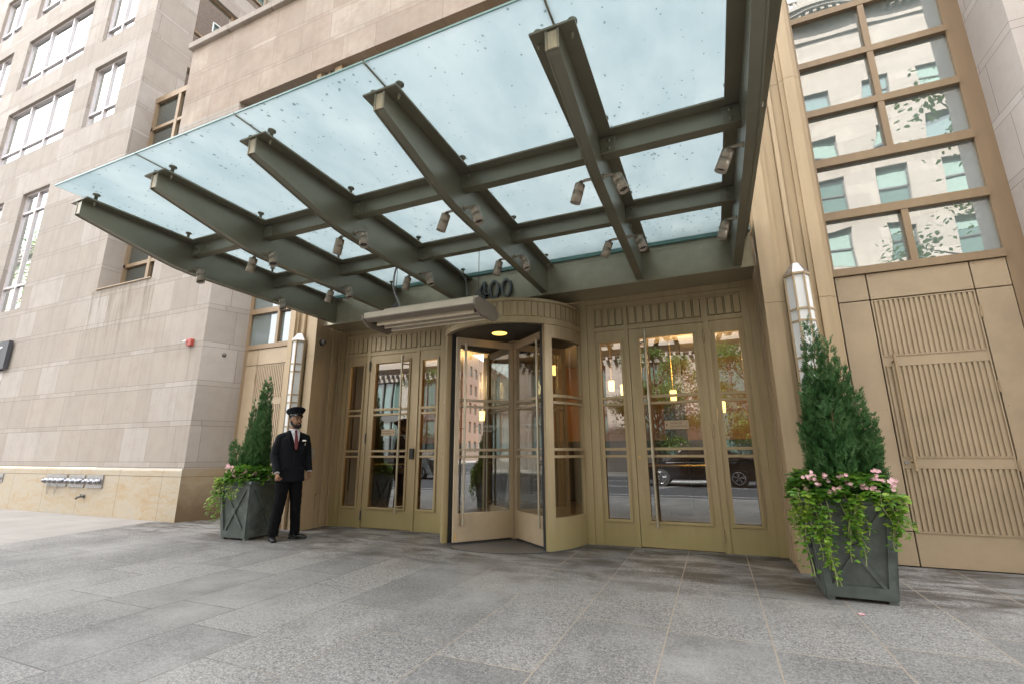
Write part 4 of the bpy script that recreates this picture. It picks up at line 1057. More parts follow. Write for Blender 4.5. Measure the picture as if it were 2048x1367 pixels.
for idx, (x0, x1, n, lab) in enumerate(((-13.76, -12.96, 4, 'leftmost chrome standpipe plate, with four capped hose inlets'), (-12.87, -12.29, 3, 'middle of the three chrome standpipe plates in the golden plinth'), (-12.21, -11.64, 3, 'rightmost chrome standpipe plate in the golden plinth'))):
    t = wthing('standpipe_connection', lab, 'standpipe', ((x0+x1)/2, YS-0.03, 0.67), 'chrome standpipe plates in the plinth')
    b = MB(); b.box(x0, x1, YS-0.045, YS-0.021, 0.545, 0.797, 0.003); put(b, 'plate', MAT['plate'], t)
    for i in range(n):
        x = x0+(i+0.5)*(x1-x0)/n
        b = MB(); b.tube([(x, YS-0.044, 0.69), (x-0.01, YS-0.10, 0.675)], 0.050, 14); b.tube([(x-0.01, YS-0.095, 0.676), (x-0.012, YS-0.128, 0.67)], [0.064, 0.056], 12); b.ball((x-0.012, YS-0.128, 0.67), 0.040, 10, 6)
        for s_ in (-1, 1): b.box(x+s_*0.062-0.014, x+s_*0.062+0.014, YS-0.12, YS-0.10, 0.655, 0.685)
        o = put(b, 'inlet', MAT['chrome'], t)
    b = MB(); zz = []
    for j in range(2):
        x = x0+0.12+j*0.3
        zz = [(x+0.10*k/8, YS-0.06, 0.60-0.22*(1-((k-4)/4)**2)) for k in range(9)]
        if idx == 0: b.tube(zz, 0.004, 5)
    if idx == 0: put(b, 'chain', MAT['plate'], t)
t = wthing('hose_bib', 'small dark wall tap on the golden plinth below the standpipes', 'tap', (-12.27, YS-0.02, 0.36))
b = MB(); b.tube([(-12.23, YS-0.021, 0.37), (-12.24, YS-0.09, 0.37), (-12.27, YS-0.12, 0.355), (-12.30, YS-0.125, 0.33)], 0.022, 10); b.tube([(-12.23, YS-0.03, 0.37), (-12.23, YS-0.024, 0.37)], 0.04, 12); put(b, 'spout', MAT['numeral'], t)
b = MB(); b.tube([(-12.24, YS-0.08, 0.38), (-12.24, YS-0.08, 0.41)], 0.008, 6); b.tube([(-12.28, YS-0.08, 0.412), (-12.20, YS-0.08, 0.412)], 0.01, 6); put(b, 'tap_handle', MAT['numeral'], t)
t = wthing('wall_plate', 'small plain steel plate low on the plinth at the far left', 'plate', (-15.78, YS-0.02, 0.69))
b = MB(); b.box(-15.95, -15.69, YS-0.04, YS-0.021, 0.59, 0.79, 0.003); b.tube([(-15.82, YS-0.1, 0.69), (-15.82, YS-0.04, 0.69)], 0.04, 12); put(b, 'plate', MAT['plate'], t)
t = wthing('shop_sign', 'charcoal shop sign board with white letters cut off by the left picture edge', 'sign', (-18.6, 5.9, 3.8))
b = MB(); b.box(-20.6, -16.80, 5.84, 5.93, 3.40, 4.15, 0.004); put(b, 'board', MAT['sign'], t)
b = MB(); text_on(b, 'er', 0.46, -17.47, 5.836, 3.80, extrude=0.003); text_on(b, 'd', 0.24, -17.31, 5.836, 3.60, extrude=0.003); put(b, 'lettering', MAT['white'], t)

# ---------------------------------------------------------------- planters
def planter(label, cx, cy, rz):
    d = thing('planter', label, 'planter', (cx, cy, 0.0), R(rz), 'lead-grey square planters')
    H = 0.80; hb, htp = 0.232, 0.305
    def half(v): return hb+(htp-hb)*v
    def P(side, u, v, off):
        h = half(v); x, y, z = u*h, -(h+off), 0.03+v*(H-0.03)
        a = R(90*side); return (x*math.cos(a)-y*math.sin(a), x*math.sin(a)+y*math.cos(a), z)
    b = MB(); n = []
    vs = []
    for v, ins in ((0, 0), (1, 0)):
        h = half(v)
        vs += [(-h, -h, 0.03+v*(H-0.03)), (h, -h, 0.03+v*(H-0.03)), (h, h, 0.03+v*(H-0.03)), (-h, h, 0.03+v*(H-0.03))]
    hi = htp-0.03
    vs += [(-hi, -hi, H), (hi, -hi, H), (hi, hi, H), (-hi, hi, H), (-hi, -hi, H-0.1), (hi, -hi, H-0.1), (hi, hi, H-0.1), (-hi, hi, H-0.1)]
    fs = [[3, 2, 1, 0]]+[[i, (i+1) % 4, 4+(i+1) % 4, 4+i] for i in range(4)]+[[4+i, 4+(i+1) % 4, 8+(i+1) % 4, 8+i] for i in range(4)]+[[8+i, 8+(i+1) % 4, 12+(i+1) % 4, 12+i] for i in range(4)]
    b.add(vs, fs)
    for sx in (-1, 1):
        for sy in (-1, 1): b.box(sx*0.245-0.06 if sx > 0 else sx*0.245, sx*0.245 if sx > 0 else sx*0.245+0.06, sy*0.245-0.06 if sy > 0 else sy*0.245, sy*0.245 if sy > 0 else sy*0.245+0.06, 0.0, 0.05)
    b.build('body', MAT['lead'], d)
    for s in range(4):
        f = MB()
        def slab(c, off):                        # quad in (u,v) raised off the face
            vs = [P(s, u, v, 0.0005) for u, v in c]+[P(s, u, v, off) for u, v in c]
            f.add(vs, [[0, 1, 2, 3][::-1], [4, 5, 6, 7]]+[[i, (i+1) % 4, 4+(i+1) % 4, 4+i] for i in range(4)])
        slab([(-1.02, 0.0), (1.02, 0.0), (1.02, 0.12), (-1.02, 0.12)], 0.023)
        slab([(-1.02, 0.12), (-0.80, 0.12), (-0.84, 0.90), (-1.02, 0.90)], 0.0228); slab([(0.80, 0.12), (1.02, 0.12), (1.02, 0.90), (0.84, 0.90)], 0.0228)
        slab([(-1.02, 0.90), (1.02, 0.90), (1.02, 0.985), (-1.02, 0.985)], 0.023)
        w = 0.075
        slab([(-0.80, 0.1202), (-0.80+2*w, 0.1202), (0.835, 0.8998), (0.835-2*w, 0.8998)], 0.0185)
        slab([(0.80-2*w, 0.1202), (0.80, 0.1202), (-0.835+2*w, 0.8998), (-0.835, 0.8998)], 0.0180)
        f.build('cross_panel', MAT['lead'], d)
        c = MB(); p0 = Vector(P(s, 0.0, 0.48, 0.0)); pn = (Vector(P(s, 0.0, 0.48, 0.1))-p0).normalized()
        c.tube([p0+pn*0.016, p0+pn*0.028], 0.044, 20); c.tube([p0+pn*0.028, p0+pn*0.034], 0.030, 18); c.tube([p0+pn*0.034, p0+pn*0.038], 0.014, 12)
        c.build('medallion', MAT['lead'], d)
    r = MB(); rr = 0.030; hh = htp+0.004
    ring = [(math.cos(a)*rr, math.sin(a)*rr*1.15) for a in [2*math.pi*k/12 for k in range(12)]]
    cs = [(-1, -1), (1, -1), (1, 1), (-1, 1)]
    vs = [(sx*(hh+p), sy*(hh+p), H-0.005+q) for sx, sy in cs for p, q in ring]
    fs = [[i*12+k, i*12+(k+1) % 12, ((i+1) % 4)*12+(k+1) % 12, ((i+1) % 4)*12+k] for i in range(4) for k in range(12)]
    r.add(vs, fs, False); r.build('rim', MAT['lead'], d)
    s_ = MB(); s_.box(-hi+0.002, hi-0.002, -hi+0.002, hi-0.002, H-0.09, H-0.03); s_.build('soil', MAT['soil'], d)
    return d
PR = (0.995, 5.245); PL = (-6.58, 5.345)
planter('lead-grey square planter with crossed panels, right of the doors', PR[0], PR[1], 0)
planter('lead-grey square planter with crossed panels, beside the doorman', PL[0], PL[1], 2)

def conifer(label, base, lobes, seed, n):
    rg = random.Random(seed)
    d = thing('conifer', label, 'conifer', (base[0], base[1], 0.74), 0, 'clipped conifers in planters')
    B = Vector((base[0], base[1], 0.74))
    t = MB(); main = lobes[0]
    for l in lobes:
        a = Vector(l[0])-B; c = Vector(l[1])-B
        t.tube([Vector((0, 0, -0.02)).lerp(a, 0.3), a, a.lerp(c, 0.5), c.lerp(a, 0.12)], [0.022, 0.016, 0.010, 0.003], 7)
    t.build('trunk', MAT['twig'], d)
    V = []; Fc = []; tw = MB()
    tot = sum(l[3] for l in lobes)
    for l in lobes:
        a = Vector(l[0]); c = Vector(l[1]); r0 = l[2]; ax = c-a; ln = ax.length; axn = ax.normalized()
        u = axn.cross(Vector((0, 1, 0.01))).normalized(); w = axn.cross(u)
        m = int(n*l[3]/tot)
        # clumps give the uneven outline
        cl = [(rg.uniform(0, 1), rg.uniform(0, 2*math.pi), rg.uniform(0.66, 1.26)) for _ in range(40)]
        for i in range(m):
            h = 1-math.sqrt(rg.random())*0.995
            h = max(0.0, min(0.999, h+rg.uniform(-0.03, 0.03)))
            th = rg.uniform(0, 2*math.pi)
            f = min(cl, key=lambda q: ((q[0]-h)*2.2)**2+((((q[1]-th+math.pi) % (2*math.pi))-math.pi)*0.55)**2)[2]
            prof = (1-h)**0.62*(0.72+0.28*min(1, h/0.2))
            depth = 1.0-0.55*rg.random()**2.2
            rad = r0*prof*f*depth+0.012
            o = u*math.cos(th)+w*math.sin(th)
            p = a+ax*h+o*rad
            dr = (o*rg.uniform(0.35, 0.75)+axn*rg.uniform(0.75, 1.15)+Vector((rg.uniform(-.28, .28), rg.uniform(-.28, .28), rg.uniform(-.1, .25)))).normalized()
            L0 = rg.uniform(0.045, 0.080)
            sd = dr.cross(Vector((rg.uniform(-1, 1), rg.uniform(-1, 1), rg.uniform(-1, 1)))).normalized()
            nn = dr.cross(sd)
            for k in range(7):
                s = -1 if k % 2 else 1
                st = p+dr*L0*(k/7.0)*0.85
                fd = (dr*0.95+sd*s*0.75+nn*rg.uniform(-.5, .5)).normalized() if k < 6 else dr
                fl = L0*rg.uniform(0.34, 0.52)*(1.0-0.35*k/7)
                wd = nn.cross(fd).normalized()*fl*0.19
                b = len(V)
                V += [st-wd*0.6-B, st+wd*0.6-B, st+fd*fl*0.6+wd-B, st+fd*fl-B, st+fd*fl*0.6-wd-B]
                Fc.append((b, b+1, b+2, b+3, b+4))
    # each spray is its own island: join its leaflets by a shared stem vertex is not needed
    me = bpy.data.meshes.new('foliage'); me.from_pydata([tuple(v) for v in V], [], Fc); me.materials.append(MAT['conifer'])
    o = bpy.data.objects.new('foliage', me); COL.objects.link(o); o.parent = d
    for i in range(12):
        l = rg.choice(lobes); a = Vector(l[0]); c = Vector(l[1]); h = rg.uniform(0.05, 0.5); th = rg.uniform(3.6, 5.8)
        s = a.lerp(c, h)-B; e = s+Vector((math.cos(th), math.sin(th), 0.75))*l[2]*(1-h)*0.9
        tw.tube([s, s.lerp(e, 0.6)+Vector((0, 0, -0.01)), e], [0.006, 0.004, 0.002], 5)
    tw.build('branches', MAT['twig'], d)
z0 = 0.80
conifer('broad many-tipped green conifer in the planter right of the doors', PR, [
    ((0.975, 5.26, z0), (0.965, 5.27, 2.47), 0.165, 1.0),
    ((1.01, 5.22, z0+0.1), (1.095, 5.22, 2.26), 0.145, 0.7),
    ((1.06, 5.26, z0), (1.175, 5.24, 2.02), 0.15, 0.6),
    ((1.12, 5.24, z0), (1.255, 5.22, 1.80), 0.145, 0.5),
    ((1.17, 5.20, z0), (1.32, 5.20, 1.52), 0.145, 0.42),
    ((0.89, 5.20, z0), (0.86, 5.18, 1.86), 0.12, 0.45),
    ((0.98, 5.12, z0), (1.02, 5.08, 1.70), 0.17, 0.5)], 3, 11000)
conifer('slender green conifer in the planter beside the doorman', PL, [
    ((-6.60, 5.36, z0), (-6.565, 5.38, 2.42), 0.15, 1.0),
    ((-6.68, 5.32, z0), (-6.71, 5.34, 2.05), 0.125, 0.5),
    ((-6.50, 5.34, z0), (-6.48, 5.34, 2.10), 0.12, 0.5),
    ((-6.86, 5.30, z0), (-7.08, 5.30, 1.42), 0.095, 0.25)], 5, 6500)

def leafquads(V, Fc, p, d, up_, L0, W0, fold=0.25):
    """a folded pointed leaf: two halves along the midrib"""
    s = d.cross(up_)
    if s.length < 1e-4: s = Vector((1, 0, 0))
    s.normalize(); n = s.cross(d)
    b = len(V)
    V += [p, p+d*L0*0.30+s*W0*0.5+n*fold*W0, p+d*L0*0.72+s*W0*0.36+n*fold*W0*0.7, p+d*L0, p+d*L0*0.72-s*W0*0.36+n*fold*W0*0.7, p+d*L0*0.30-s*W0*0.5+n*fold*W0, p+d*L0*0.5]
    Fc += [(b, b+1, b+2, b+6), (b+6, b+2, b+3), (b, b+6, b+4, b+5), (b+6, b+3, b+4)]
def raw(name, V, Fc, mat, parent, smooth=False):
    me = bpy.data.meshes.new(name); me.from_pydata([tuple(v) for v in V], [], Fc); me.materials.append(mat)
    if smooth: me.polygons.foreach_set('use_smooth', [True]*len(Fc))
    o = bpy.data.objects.new(name, me); COL.objects.link(o); o.parent = parent; return o
def flowers(label, c, blossoms, seed, n, rx=0.36):
    rg = random.Random(seed)
    d = thing('flowering_plant', label, 'flowers', (c[0], c[1], 0.74), 0, 'pink flowering plants in planters')
    V = []; Fc = []
    for i in range(n):
        th = rg.uniform(0, 2*math.pi); q = math.sqrt(rg.random()); q = q if q > 0.35 else 0.35+rg.random()*0.6
        x, y = q*rx*math.cos(th), q*rx*math.sin(th)
        x = max(-rx, min(rx, x*1.15)); y = max(-rx, min(rx, y*1.15))
        z = 0.11+0.15*math.sqrt(max(0, 1-q*q))+rg.uniform(-0.06, 0.05)-(0.07*q if q > 0.85 else 0)
        dr = Vector((math.cos(th)*0.8+rg.uniform(-.6, .6), math.sin(th)*0.8+rg.uniform(-.6, .6), rg.uniform(-.35, .5))).normalized()
        L0 = rg.uniform(0.05, 0.09); leafquads(V, Fc, Vector((x, y, z)), dr, Vector((rg.uniform(-.4, .4), rg.uniform(-.4, .4), 1)), L0, L0*0.82, 0.18)
    raw('leaves', V, Fc, MAT['flowerleaf'], d)
    st = MB()
    for i in range(26):
        th = rg.uniform(0, 2*math.pi); q = rg.uniform(0.2, 0.95)
        st.tube([(q*0.2*math.cos(th), q*0.2*math.sin(th), -0.02), (q*rx*0.9*math.cos(th), q*rx*0.9*math.sin(th), 0.14)], 0.004, 5)
    st.build('stems', MAT['ivy_stem'], d)
    for (x, y, z) in blossoms:
        V = []; Fc = []
        for j in range(rg.randint(4, 6)):
            o = Vector((x+rg.uniform(-.035, .035), y+rg.uniform(-.03, .03), z+rg.uniform(-.025, .03)))
            ax = Vector((rg.uniform(-.5, .5), -0.8+rg.uniform(-.3, .3), rg.uniform(.1, .8))).normalized()
            u = ax.cross(Vector((0, 0, 1))).normalized(); w = ax.cross(u)
            for k in range(5):
                a = 2*math.pi*k/5+j; dd = u*math.cos(a)+w*math.sin(a); e = u*-math.sin(a)+w*math.cos(a)
                b = len(V); r_ = 0.0145
                V += [o, o+dd*r_*0.6+e*r_*0.55+ax*0.004, o+dd*r_*1.15+e*r_*0.3+ax*0.007, o+dd*r_*1.15-e*r_*0.3+ax*0.007, o+dd*r_*0.6-e*r_*0.55+ax*0.004]
                Fc.append((b, b+1, b+2, b+3, b+4))
        raw('blossom', V, Fc, MAT['petal'], d)
flowers('pink flowers over round leaves at the foot of the right conifer', PR, [(-0.27, -0.30, 0.22), (-0.24, -0.27, 0.26), (-0.19, -0.31, 0.20), (-0.15, -0.28, 0.24), (-0.02, -0.33, 0.24), (0.02, -0.35, 0.17), (-0.11, -0.35, 0.13), (-0.07, -0.36, 0.14), (0.22, -0.28, 0.25), (0.25, -0.24, 0.28), (0.29, -0.28, 0.20), (0.20, -0.33, 0.16), (0.33, -0.26, 0.16), (0.34, -0.24, 0.22), (0.12, -0.34, 0.17)], 11, 900)
flowers('pink flowers over round leaves at the foot of the left conifer', PL, [(-0.22, -0.30, 0.26), (-0.16, -0.33, 0.28), (-0.26, -0.26, 0.20), (-0.10, -0.31, 0.25), (-0.12, -0.33, 0.30), (-0.02, -0.34, 0.22), (-0.01, -0.35, 0.16), (0.10, -0.30, 0.15), (0.16, -0.28, 0.22), (0.20, -0.28, 0.21), (0.18, -0.31, 0.08), (-0.30, -0.22, 0.19), (0.28, -0.2, 0.18)], 12, 780)

def trailing(label, c, vines, seed):
    rg = random.Random(seed)
    d = thing('trailing_plant', label, 'trailing plant', (c[0], c[1], 0.80), 0, 'trailing plants spilling from planters')
    for (x, y, ln, dx, dy, dens) in vines:
        ln = min(0.78, ln*1.15)
        n = 16; pts = [Vector((x*0.75, y*0.75, 0.02))]
        px_, py_ = x, y; ox, oy = (x, y)
        for i in range(n):
            t = (i+1)/n
            out = 1.0+0.04*math.sin(t*3)
            pts.append(Vector((x*(1.02+0.05*min(1, t*4))+dx*t*t+0.022*math.sin(t*7+x*40), y*(1.02+0.07*min(1, t*4))+dy*t*t+0.018*math.cos(t*6+x*30), 0.055-ln*max(0, t-0.08)**1.02)))
        s = MB(); s.tube(pts, [0.0042]*6+[0.0034]*(len(pts)-6), 5)
        o = s.build('vine', MAT['ivy_stem'], d)
        V = []; Fc = []
        m = int(ln*dens*0.78)
        for i in range(m):
            t = rg.random()*0.98; f = t*(len(pts)-1); k = int(f); p = pts[k].lerp(pts[min(k+1, len(pts)-1)], f-k)
            a = rg.uniform(0, 2*math.pi); dr = Vector((math.cos(a), math.sin(a), rg.uniform(-.7, .25))).normalized()
            L0 = rg.uniform(0.036, 0.066)*(1.1-0.42*t)
            p = p+dr*0.012+Vector((rg.uniform(-.014, .014), rg.uniform(-.012, .006), 0))
            leafquads(V, Fc, p, dr, Vector((rg.uniform(-.4, .4), -0.5, 1)), L0, L0*0.72, 0.15)
        raw('vine_leaves', V, Fc, MAT['ivy'], o)
e_ = 0.335
trailing('yellow-green leafy vines spilling over the right planter', PR, [
    (-0.30, -e_, 0.62, -0.03, -0.02, 120), (-0.27, -e_, 0.50, 0.02, -0.02, 150), (-0.23, -e_, 0.56, 0.05, -0.03, 150), (-0.20, -e_, 0.40, 0.03, -0.02, 170), (-0.17, -e_, 0.72, 0.03, -0.03, 95), (-0.25, -e_, 0.70, 0.09, -0.03, 90),
    (-0.05, -e_, 0.50, 0.02, -0.02, 130), (-0.02, -e_, 0.36, 0.0, -0.02, 190), (0.02, -e_, 0.42, 0.03, -0.02, 170), (0.04, -e_, 0.52, -0.02, -0.03, 105), (0.06, -e_, 0.30, 0.03, -0.02, 180),
    (0.22, -e_, 0.30, 0.02, -0.02, 190), (0.26, -e_, 0.36, 0.0, -0.02, 190), (0.30, -e_, 0.32, 0.03, -0.02, 190), (0.33, -0.30, 0.26, 0.04, 0.0, 200), (0.34, -0.22, 0.24, 0.04, 0.0, 190), (0.28, -e_, 0.40, -0.04, -0.02, 130),
    (-0.34, -0.28, 0.34, -0.02, 0.0, 220), (-0.34, -0.18, 0.30, -0.03, 0.0, 220), (-0.34, -0.08, 0.26, -0.03, 0.0, 220), (-0.345, -0.25, 0.60, -0.02, 0.02, 70)], 21)
trailing('yellow-green leafy vines spilling over the left planter', PL, [
    (-0.31, -e_, 0.42, -0.10, -0.04, 150), (-0.33, -0.30, 0.52, -0.12, 0.0, 140), (-0.34, -0.22, 0.60, -0.10, 0.0, 130), (-0.34, -0.12, 0.66, -0.08, 0.0, 110), (-0.28, -e_, 0.34, -0.02, -0.02, 170), (-0.22, -e_, 0.38, 0.02, -0.02, 150), (-0.15, -e_, 0.46, 0.02, -0.02, 90), (-0.02, -e_, 0.28, 0.03, -0.02, 130), (0.04, -e_, 0.30, -0.02, -0.02, 90), (0.16, -e_, 0.26, -0.04, -0.02, 110), (-0.34, -0.02, 0.40, -0.12, 0.0, 120)], 22)
# ---------------------------------------------------------------- doorman
def voxel(mb, name, mat, parent, vs, smooth_it=3, fac=0.5):
    me = bpy.data.meshes.new('tmp'); me.from_pydata(mb.v, [], mb.f)
    bm = bmesh.new(); bm.from_mesh(me); bmesh.ops.recalc_face_normals(bm, faces=bm.faces); bm.to_mesh(me); bm.free()
    ob = bpy.data.objects.new('tmp', me); COL.objects.link(ob)
    md = ob.modifiers.new('r', 'REMESH'); md.mode = 'VOXEL'; md.voxel_size = vs
    sm = ob.modifiers.new('s', 'SMOOTH'); sm.iterations = smooth_it; sm.factor = fac
    dg = bpy.context.evaluated_depsgraph_get()
    m2 = bpy.data.meshes.new_from_object(ob.evaluated_get(dg))
    bpy.data.objects.remove(ob); bpy.data.meshes.remove(me)
    m2.name = name; m2.materials.clear(); m2.materials.append(mat)
    m2.polygons.foreach_set('use_smooth', [True]*len(m2.polygons))
    o = bpy.data.objects.new(name, m2); COL.objects.link(o); o.parent = parent
    return o
man = thing('person', 'doorman in black suit, red tie and peaked cap standing beside the left planter', 'person', (-5.87, 5.37, 0.0), R(66))
def loft(mb, rings, n=32, e=2.5):
    vs = []
    for (cy, rx, ry, z, *cx) in rings:
        x0 = cx[0] if cx else 0.0
        for k in range(n):
            a = 2*math.pi*k/n; c, s = math.cos(a), math.sin(a)
            vs.append((x0+rx*math.copysign(abs(c)**(2/e), c), cy+ry*math.copysign(abs(s)**(2/e), s), z))
    fs = [[i*n+k, i*n+(k+1) % n, (i+1)*n+(k+1) % n, (i+1)*n+k] for i in range(len(rings)-1) for k in range(n)]
    fs += [list(range(n))[::-1], [(len(rings)-1)*n+k for k in range(n)]]
    mb.add(vs, fs, True)
HEAD = Matrix.Translation((0, 0.0, 1.58)) @ Matrix.Rotation(R(14), 4, 'Z') @ Matrix.Translation((0, 0.0, -1.58))
def hx(p): return tuple(HEAD @ Vector(p))
SH = {-1: (-0.178, 0.015, 1.452), 1: (0.180, 0.015, 1.448)}
EL = {-1: (-0.238, 0.035, 1.185), 1: (0.240, 0.035, 1.19)}
WR = {-1: (-0.225, -0.120, 0.940), 1: (0.256, -0.055, 0.955)}
b = MB()
loft(b, [(0, .15, .10, .90), (0, .145, .095, 1.05), (0, .155, .105, 1.25), (0.0, .165, .10, 1.42), (0.01, .10, .07, 1.50), (0.012, .062, .062, 1.54)], 24, 2.2)
b.tube([(0, 0.018, 1.50), (0, 0.008, 1.62)], [0.062, 0.060], 16)
for s in (-1, 1):
    b.tube([(s*.085, 0, .94), (s*.115, -.02, .50), (s*.15, .02, .07)], [.085, .055, .042], 14)
    b.tube([SH[s], EL[s], WR[s]], [.052, .042, .029], 12)
    # hand: palm, four bent fingers, thumb
    wx, wy, wz = WR[s]
    P0 = Vector((wx, wy, wz)); dn = Vector((s*0.02, -0.22 if s < 0 else -0.12, -1)).normalized(); fw = Vector((0, -1, 0.2)).normalized(); inn = Vector((-s, 0, 0))
    fw = (fw-dn*fw.dot(dn)).normalized(); inn = dn.cross(fw)*(1 if dn.cross(fw).dot(inn) > 0 else -1)
    for j in range(4):
        off = fw*(0.033-0.022*j)
        b.tube([P0+off*0.6+dn*0.01, P0+off+dn*0.055, P0+off+dn*0.092], [.014, .013, .0115], 8)
        k0 = P0+off+dn*0.092; lg = (0.9, 1.0, 0.95, 0.78)[j]; curl = 1.0 if s < 0 else 0.45
        k1 = k0+(dn*(1.05-0.75*curl)+inn*(0.35+0.75*curl)).normalized()*0.040*lg
        k2 = k1+(dn*(0.75-1.35*curl)+inn*(0.5+0.35*curl)).normalized()*0.028*lg
        k3 = k2+(dn*(0.4-1.5*curl)-inn*(-0.55+0.75*curl)).normalized()*0.021*lg
        b.tube([k0, k1, k2, k3], [.0105, .0095, .0088, .0072], 8)
    b.ball(P0+dn*0.05, (.016, .036, .046), 10, 8)
    t0 = P0+dn*0.022+fw*0.030; t1 = t0+(dn*0.75+fw*0.55+inn*0.25).normalized()*0.040; t2 = t1+(dn*0.85+inn*0.55).normalized()*0.032
    b.tube([t0, t1, t2], [.013, .0115, .0085], 8)
hd = MB()
hd.ball((0, 0.0, 1.735), (.076, .098, .098), 24, 18); hd.ball((0, -.030, 1.670), (.060, .070, .075), 20, 14); hd.ball((0, -.062, 1.622), (.034, .034, .028), 14, 10)
hd.tube([(0, -.092, 1.722), (0, -.112, 1.690), (0, -.104, 1.678)], [.009, .0145, .013], 10)
for s in (-1, 1):
    hd.ball((s*.013, -.101, 1.680), .0095, 8, 6); hd.ball((s*.040, -.078, 1.690), (.022, .018, .018), 10, 8)
    hd.tube([(s*.012, -.095, 1.738), (s*.048, -.080, 1.736)], [.010, .009], 8)
    hd.ball((s*.078, .012, 1.700), (.010, .019, .030), 10, 8)
hd.tube([(-.022, -.090, 1.648), (0, -.099, 1.650), (.022, -.090, 1.648)], [.005, .0085, .005], 8); hd.tube([(-.020, -.088, 1.637), (0, -.096, 1.636), (.020, -.088, 1.637)], [.005, .0085, .005], 8)
hd.v = [hx(p) for p in hd.v]
b.add(hd.v, hd.f)
from mathutils import noise as mn
def wrinkle(o, amp, fx, fz, seed):
    me = o.data
    for v in me.vertices:
        p = v.co; n = v.normal
        a = mn.noise(Vector((p.x*fx+seed, p.y*fx, p.z*fz+0.8*p.x*fz)))+0.6*mn.noise(Vector((p.x*fx*2.1, p.y*fx*2.1+seed, p.z*fz*1.7-p.x*fz)))
        v.co = p+n*amp*a
    me.update()
body = voxel(b, 'body', MAT['skin'], man, 0.0048, 2, 0.4)
e = MB()
for s in (-1, 1): e.ball(hx((s*.031, -.0835, 1.718)), .0125, 10, 8)
e.build('eyes', MAT['eye'], man)
br = MB()
for s in (-1, 1): br.tube([hx((s*.014, -.104, 1.739)), hx((s*.034, -.098, 1.745)), hx((s*.055, -.080, 1.740))], [.004, .005, .003], 6)
br.build('eyebrows', MAT['hair'], man)
bd = MB()
bd.ball((0, -.060, 1.612), (.046, .044, .034), 16, 12); bd.tube([(-.028, -.094, 1.628), (0, -.104, 1.622), (.028, -.094, 1.628)], [.010, .014, .010], 8)
for s in (-1, 1):
    bd.tube([(s*.071, .000, 1.700), (s*.070, -.018, 1.658), (s*.056, -.045, 1.630), (s*.030, -.075, 1.610)], [.010, .017, .022, .024], 10)
    bd.tube([(0, -.106, 1.664), (s*.018, -.100, 1.661), (s*.031, -.088, 1.648), (s*.034, -.082, 1.625)], [.006, .007, .007, .010], 8)
bd.v = [hx(p) for p in bd.v]; voxel(bd, 'beard', MAT['hair'], man, 0.004, 2, 0.4)
hr = MB()
hr.ball((0, .022, 1.735), (.081, .088, .070), 18, 12); hr.v = [hx(p) for p in hr.v]; hr.build('hair', MAT['hair'], man)
# trousers
t = MB(); loft(t, [(0, .165, .112, .80), (0, .172, .118, .88), (0, .168, .112, .98), (0, .16, .108, 1.05)], 28, 2.3)
for s in (-1, 1):
    t.tube([(s*.083, 0, .90), (s*.095, -.006, .74), (s*.112, -.020, .52), (s*.128, .000, .34), (s*.148, .012, .16), (s*.152, .010, .065)], [.100, .096, .079, .073, .069, .071], 18)
    for z, a in ((.13, 0.2), (.19, 2.0), (.50, 1.2), (.56, 2.4)): t.ball((s*.15+(.115-.15)*s*min(1, z*1.6)+.045*math.cos(a), .045*math.sin(a), z), (.034, .034, .014), 8, 6)
wrinkle(voxel(t, 'trousers', MAT['trouser'], man, 0.009, 4, 0.5), 0.0055, 9, 13, 3.0)
# jacket
JR = [(0.0, .204, .142, .815), (0.0, .203, .138, .90), (0, .190, .128, 1.02), (0, .178, .122, 1.12), (0, .190, .130, 1.24), (0.0, .204, .132, 1.34), (0.004, .198, .118, 1.42), (0.012, .150, .090, 1.490), (0.018, .105, .076, 1.535), (0.020, .074, .070, 1.56)]
def ring_at(z):
    for a, c in zip(JR, JR[1:]):
        if a[3] <= z <= c[3]:
            f = (z-a[3])/(c[3]-a[3]); return tuple(a[i]+(c[i]-a[i])*f for i in range(3))
    return JR[0][:3] if z < JR[0][3] else JR[-1][:3]
def front(x, z, off=0.0):
    cy, rx, ry = ring_at(z); q = min(0.999, abs(x)/rx)
    return (x, cy-ry*(1-q**2.4)**(1/2.4)-off, z)
j = MB(); loft(j, JR, 36, 2.2)
for s in (-1, 1):
    j.tube([(s*.105, .012, 1.485), SH[s], tuple(Vector(SH[s]).lerp(Vector(EL[s]), .5)+Vector((s*.006, 0, 0))), EL[s], tuple(Vector(EL[s]).lerp(Vector(WR[s]), .5)), tuple(Vector(EL[s]).lerp(Vector(WR[s]), .99))], [.052, .068, .066, .060, .054, .048], 18)
    for q, f in ((0.35, .066), (0.8, .062)): j.ball(Vector(SH[s]).lerp(Vector(EL[s]), q)+Vector((s*.012, -.012, 0)), (f*0.95, f*0.9, .02), 8, 6)
    j.ball(Vector(EL[s])+Vector((0, -.03, 0.02)), (.05, .04, .016), 8, 6)
    j.box(min(s*.085, s*.165), max(s*.085, s*.165), -0.136, -0.10, .985, 1.008)
j.prism([(-.010, .80), (.0, .80), (.012, 1.26), (-.002, 1.26)], -0.141, -0.11, 'y')
jk = voxel(j, 'jacket', MAT['suit'], man, 0.0085, 4, 0.5); wrinkle(jk, 0.0045, 9, 15, 7.0)
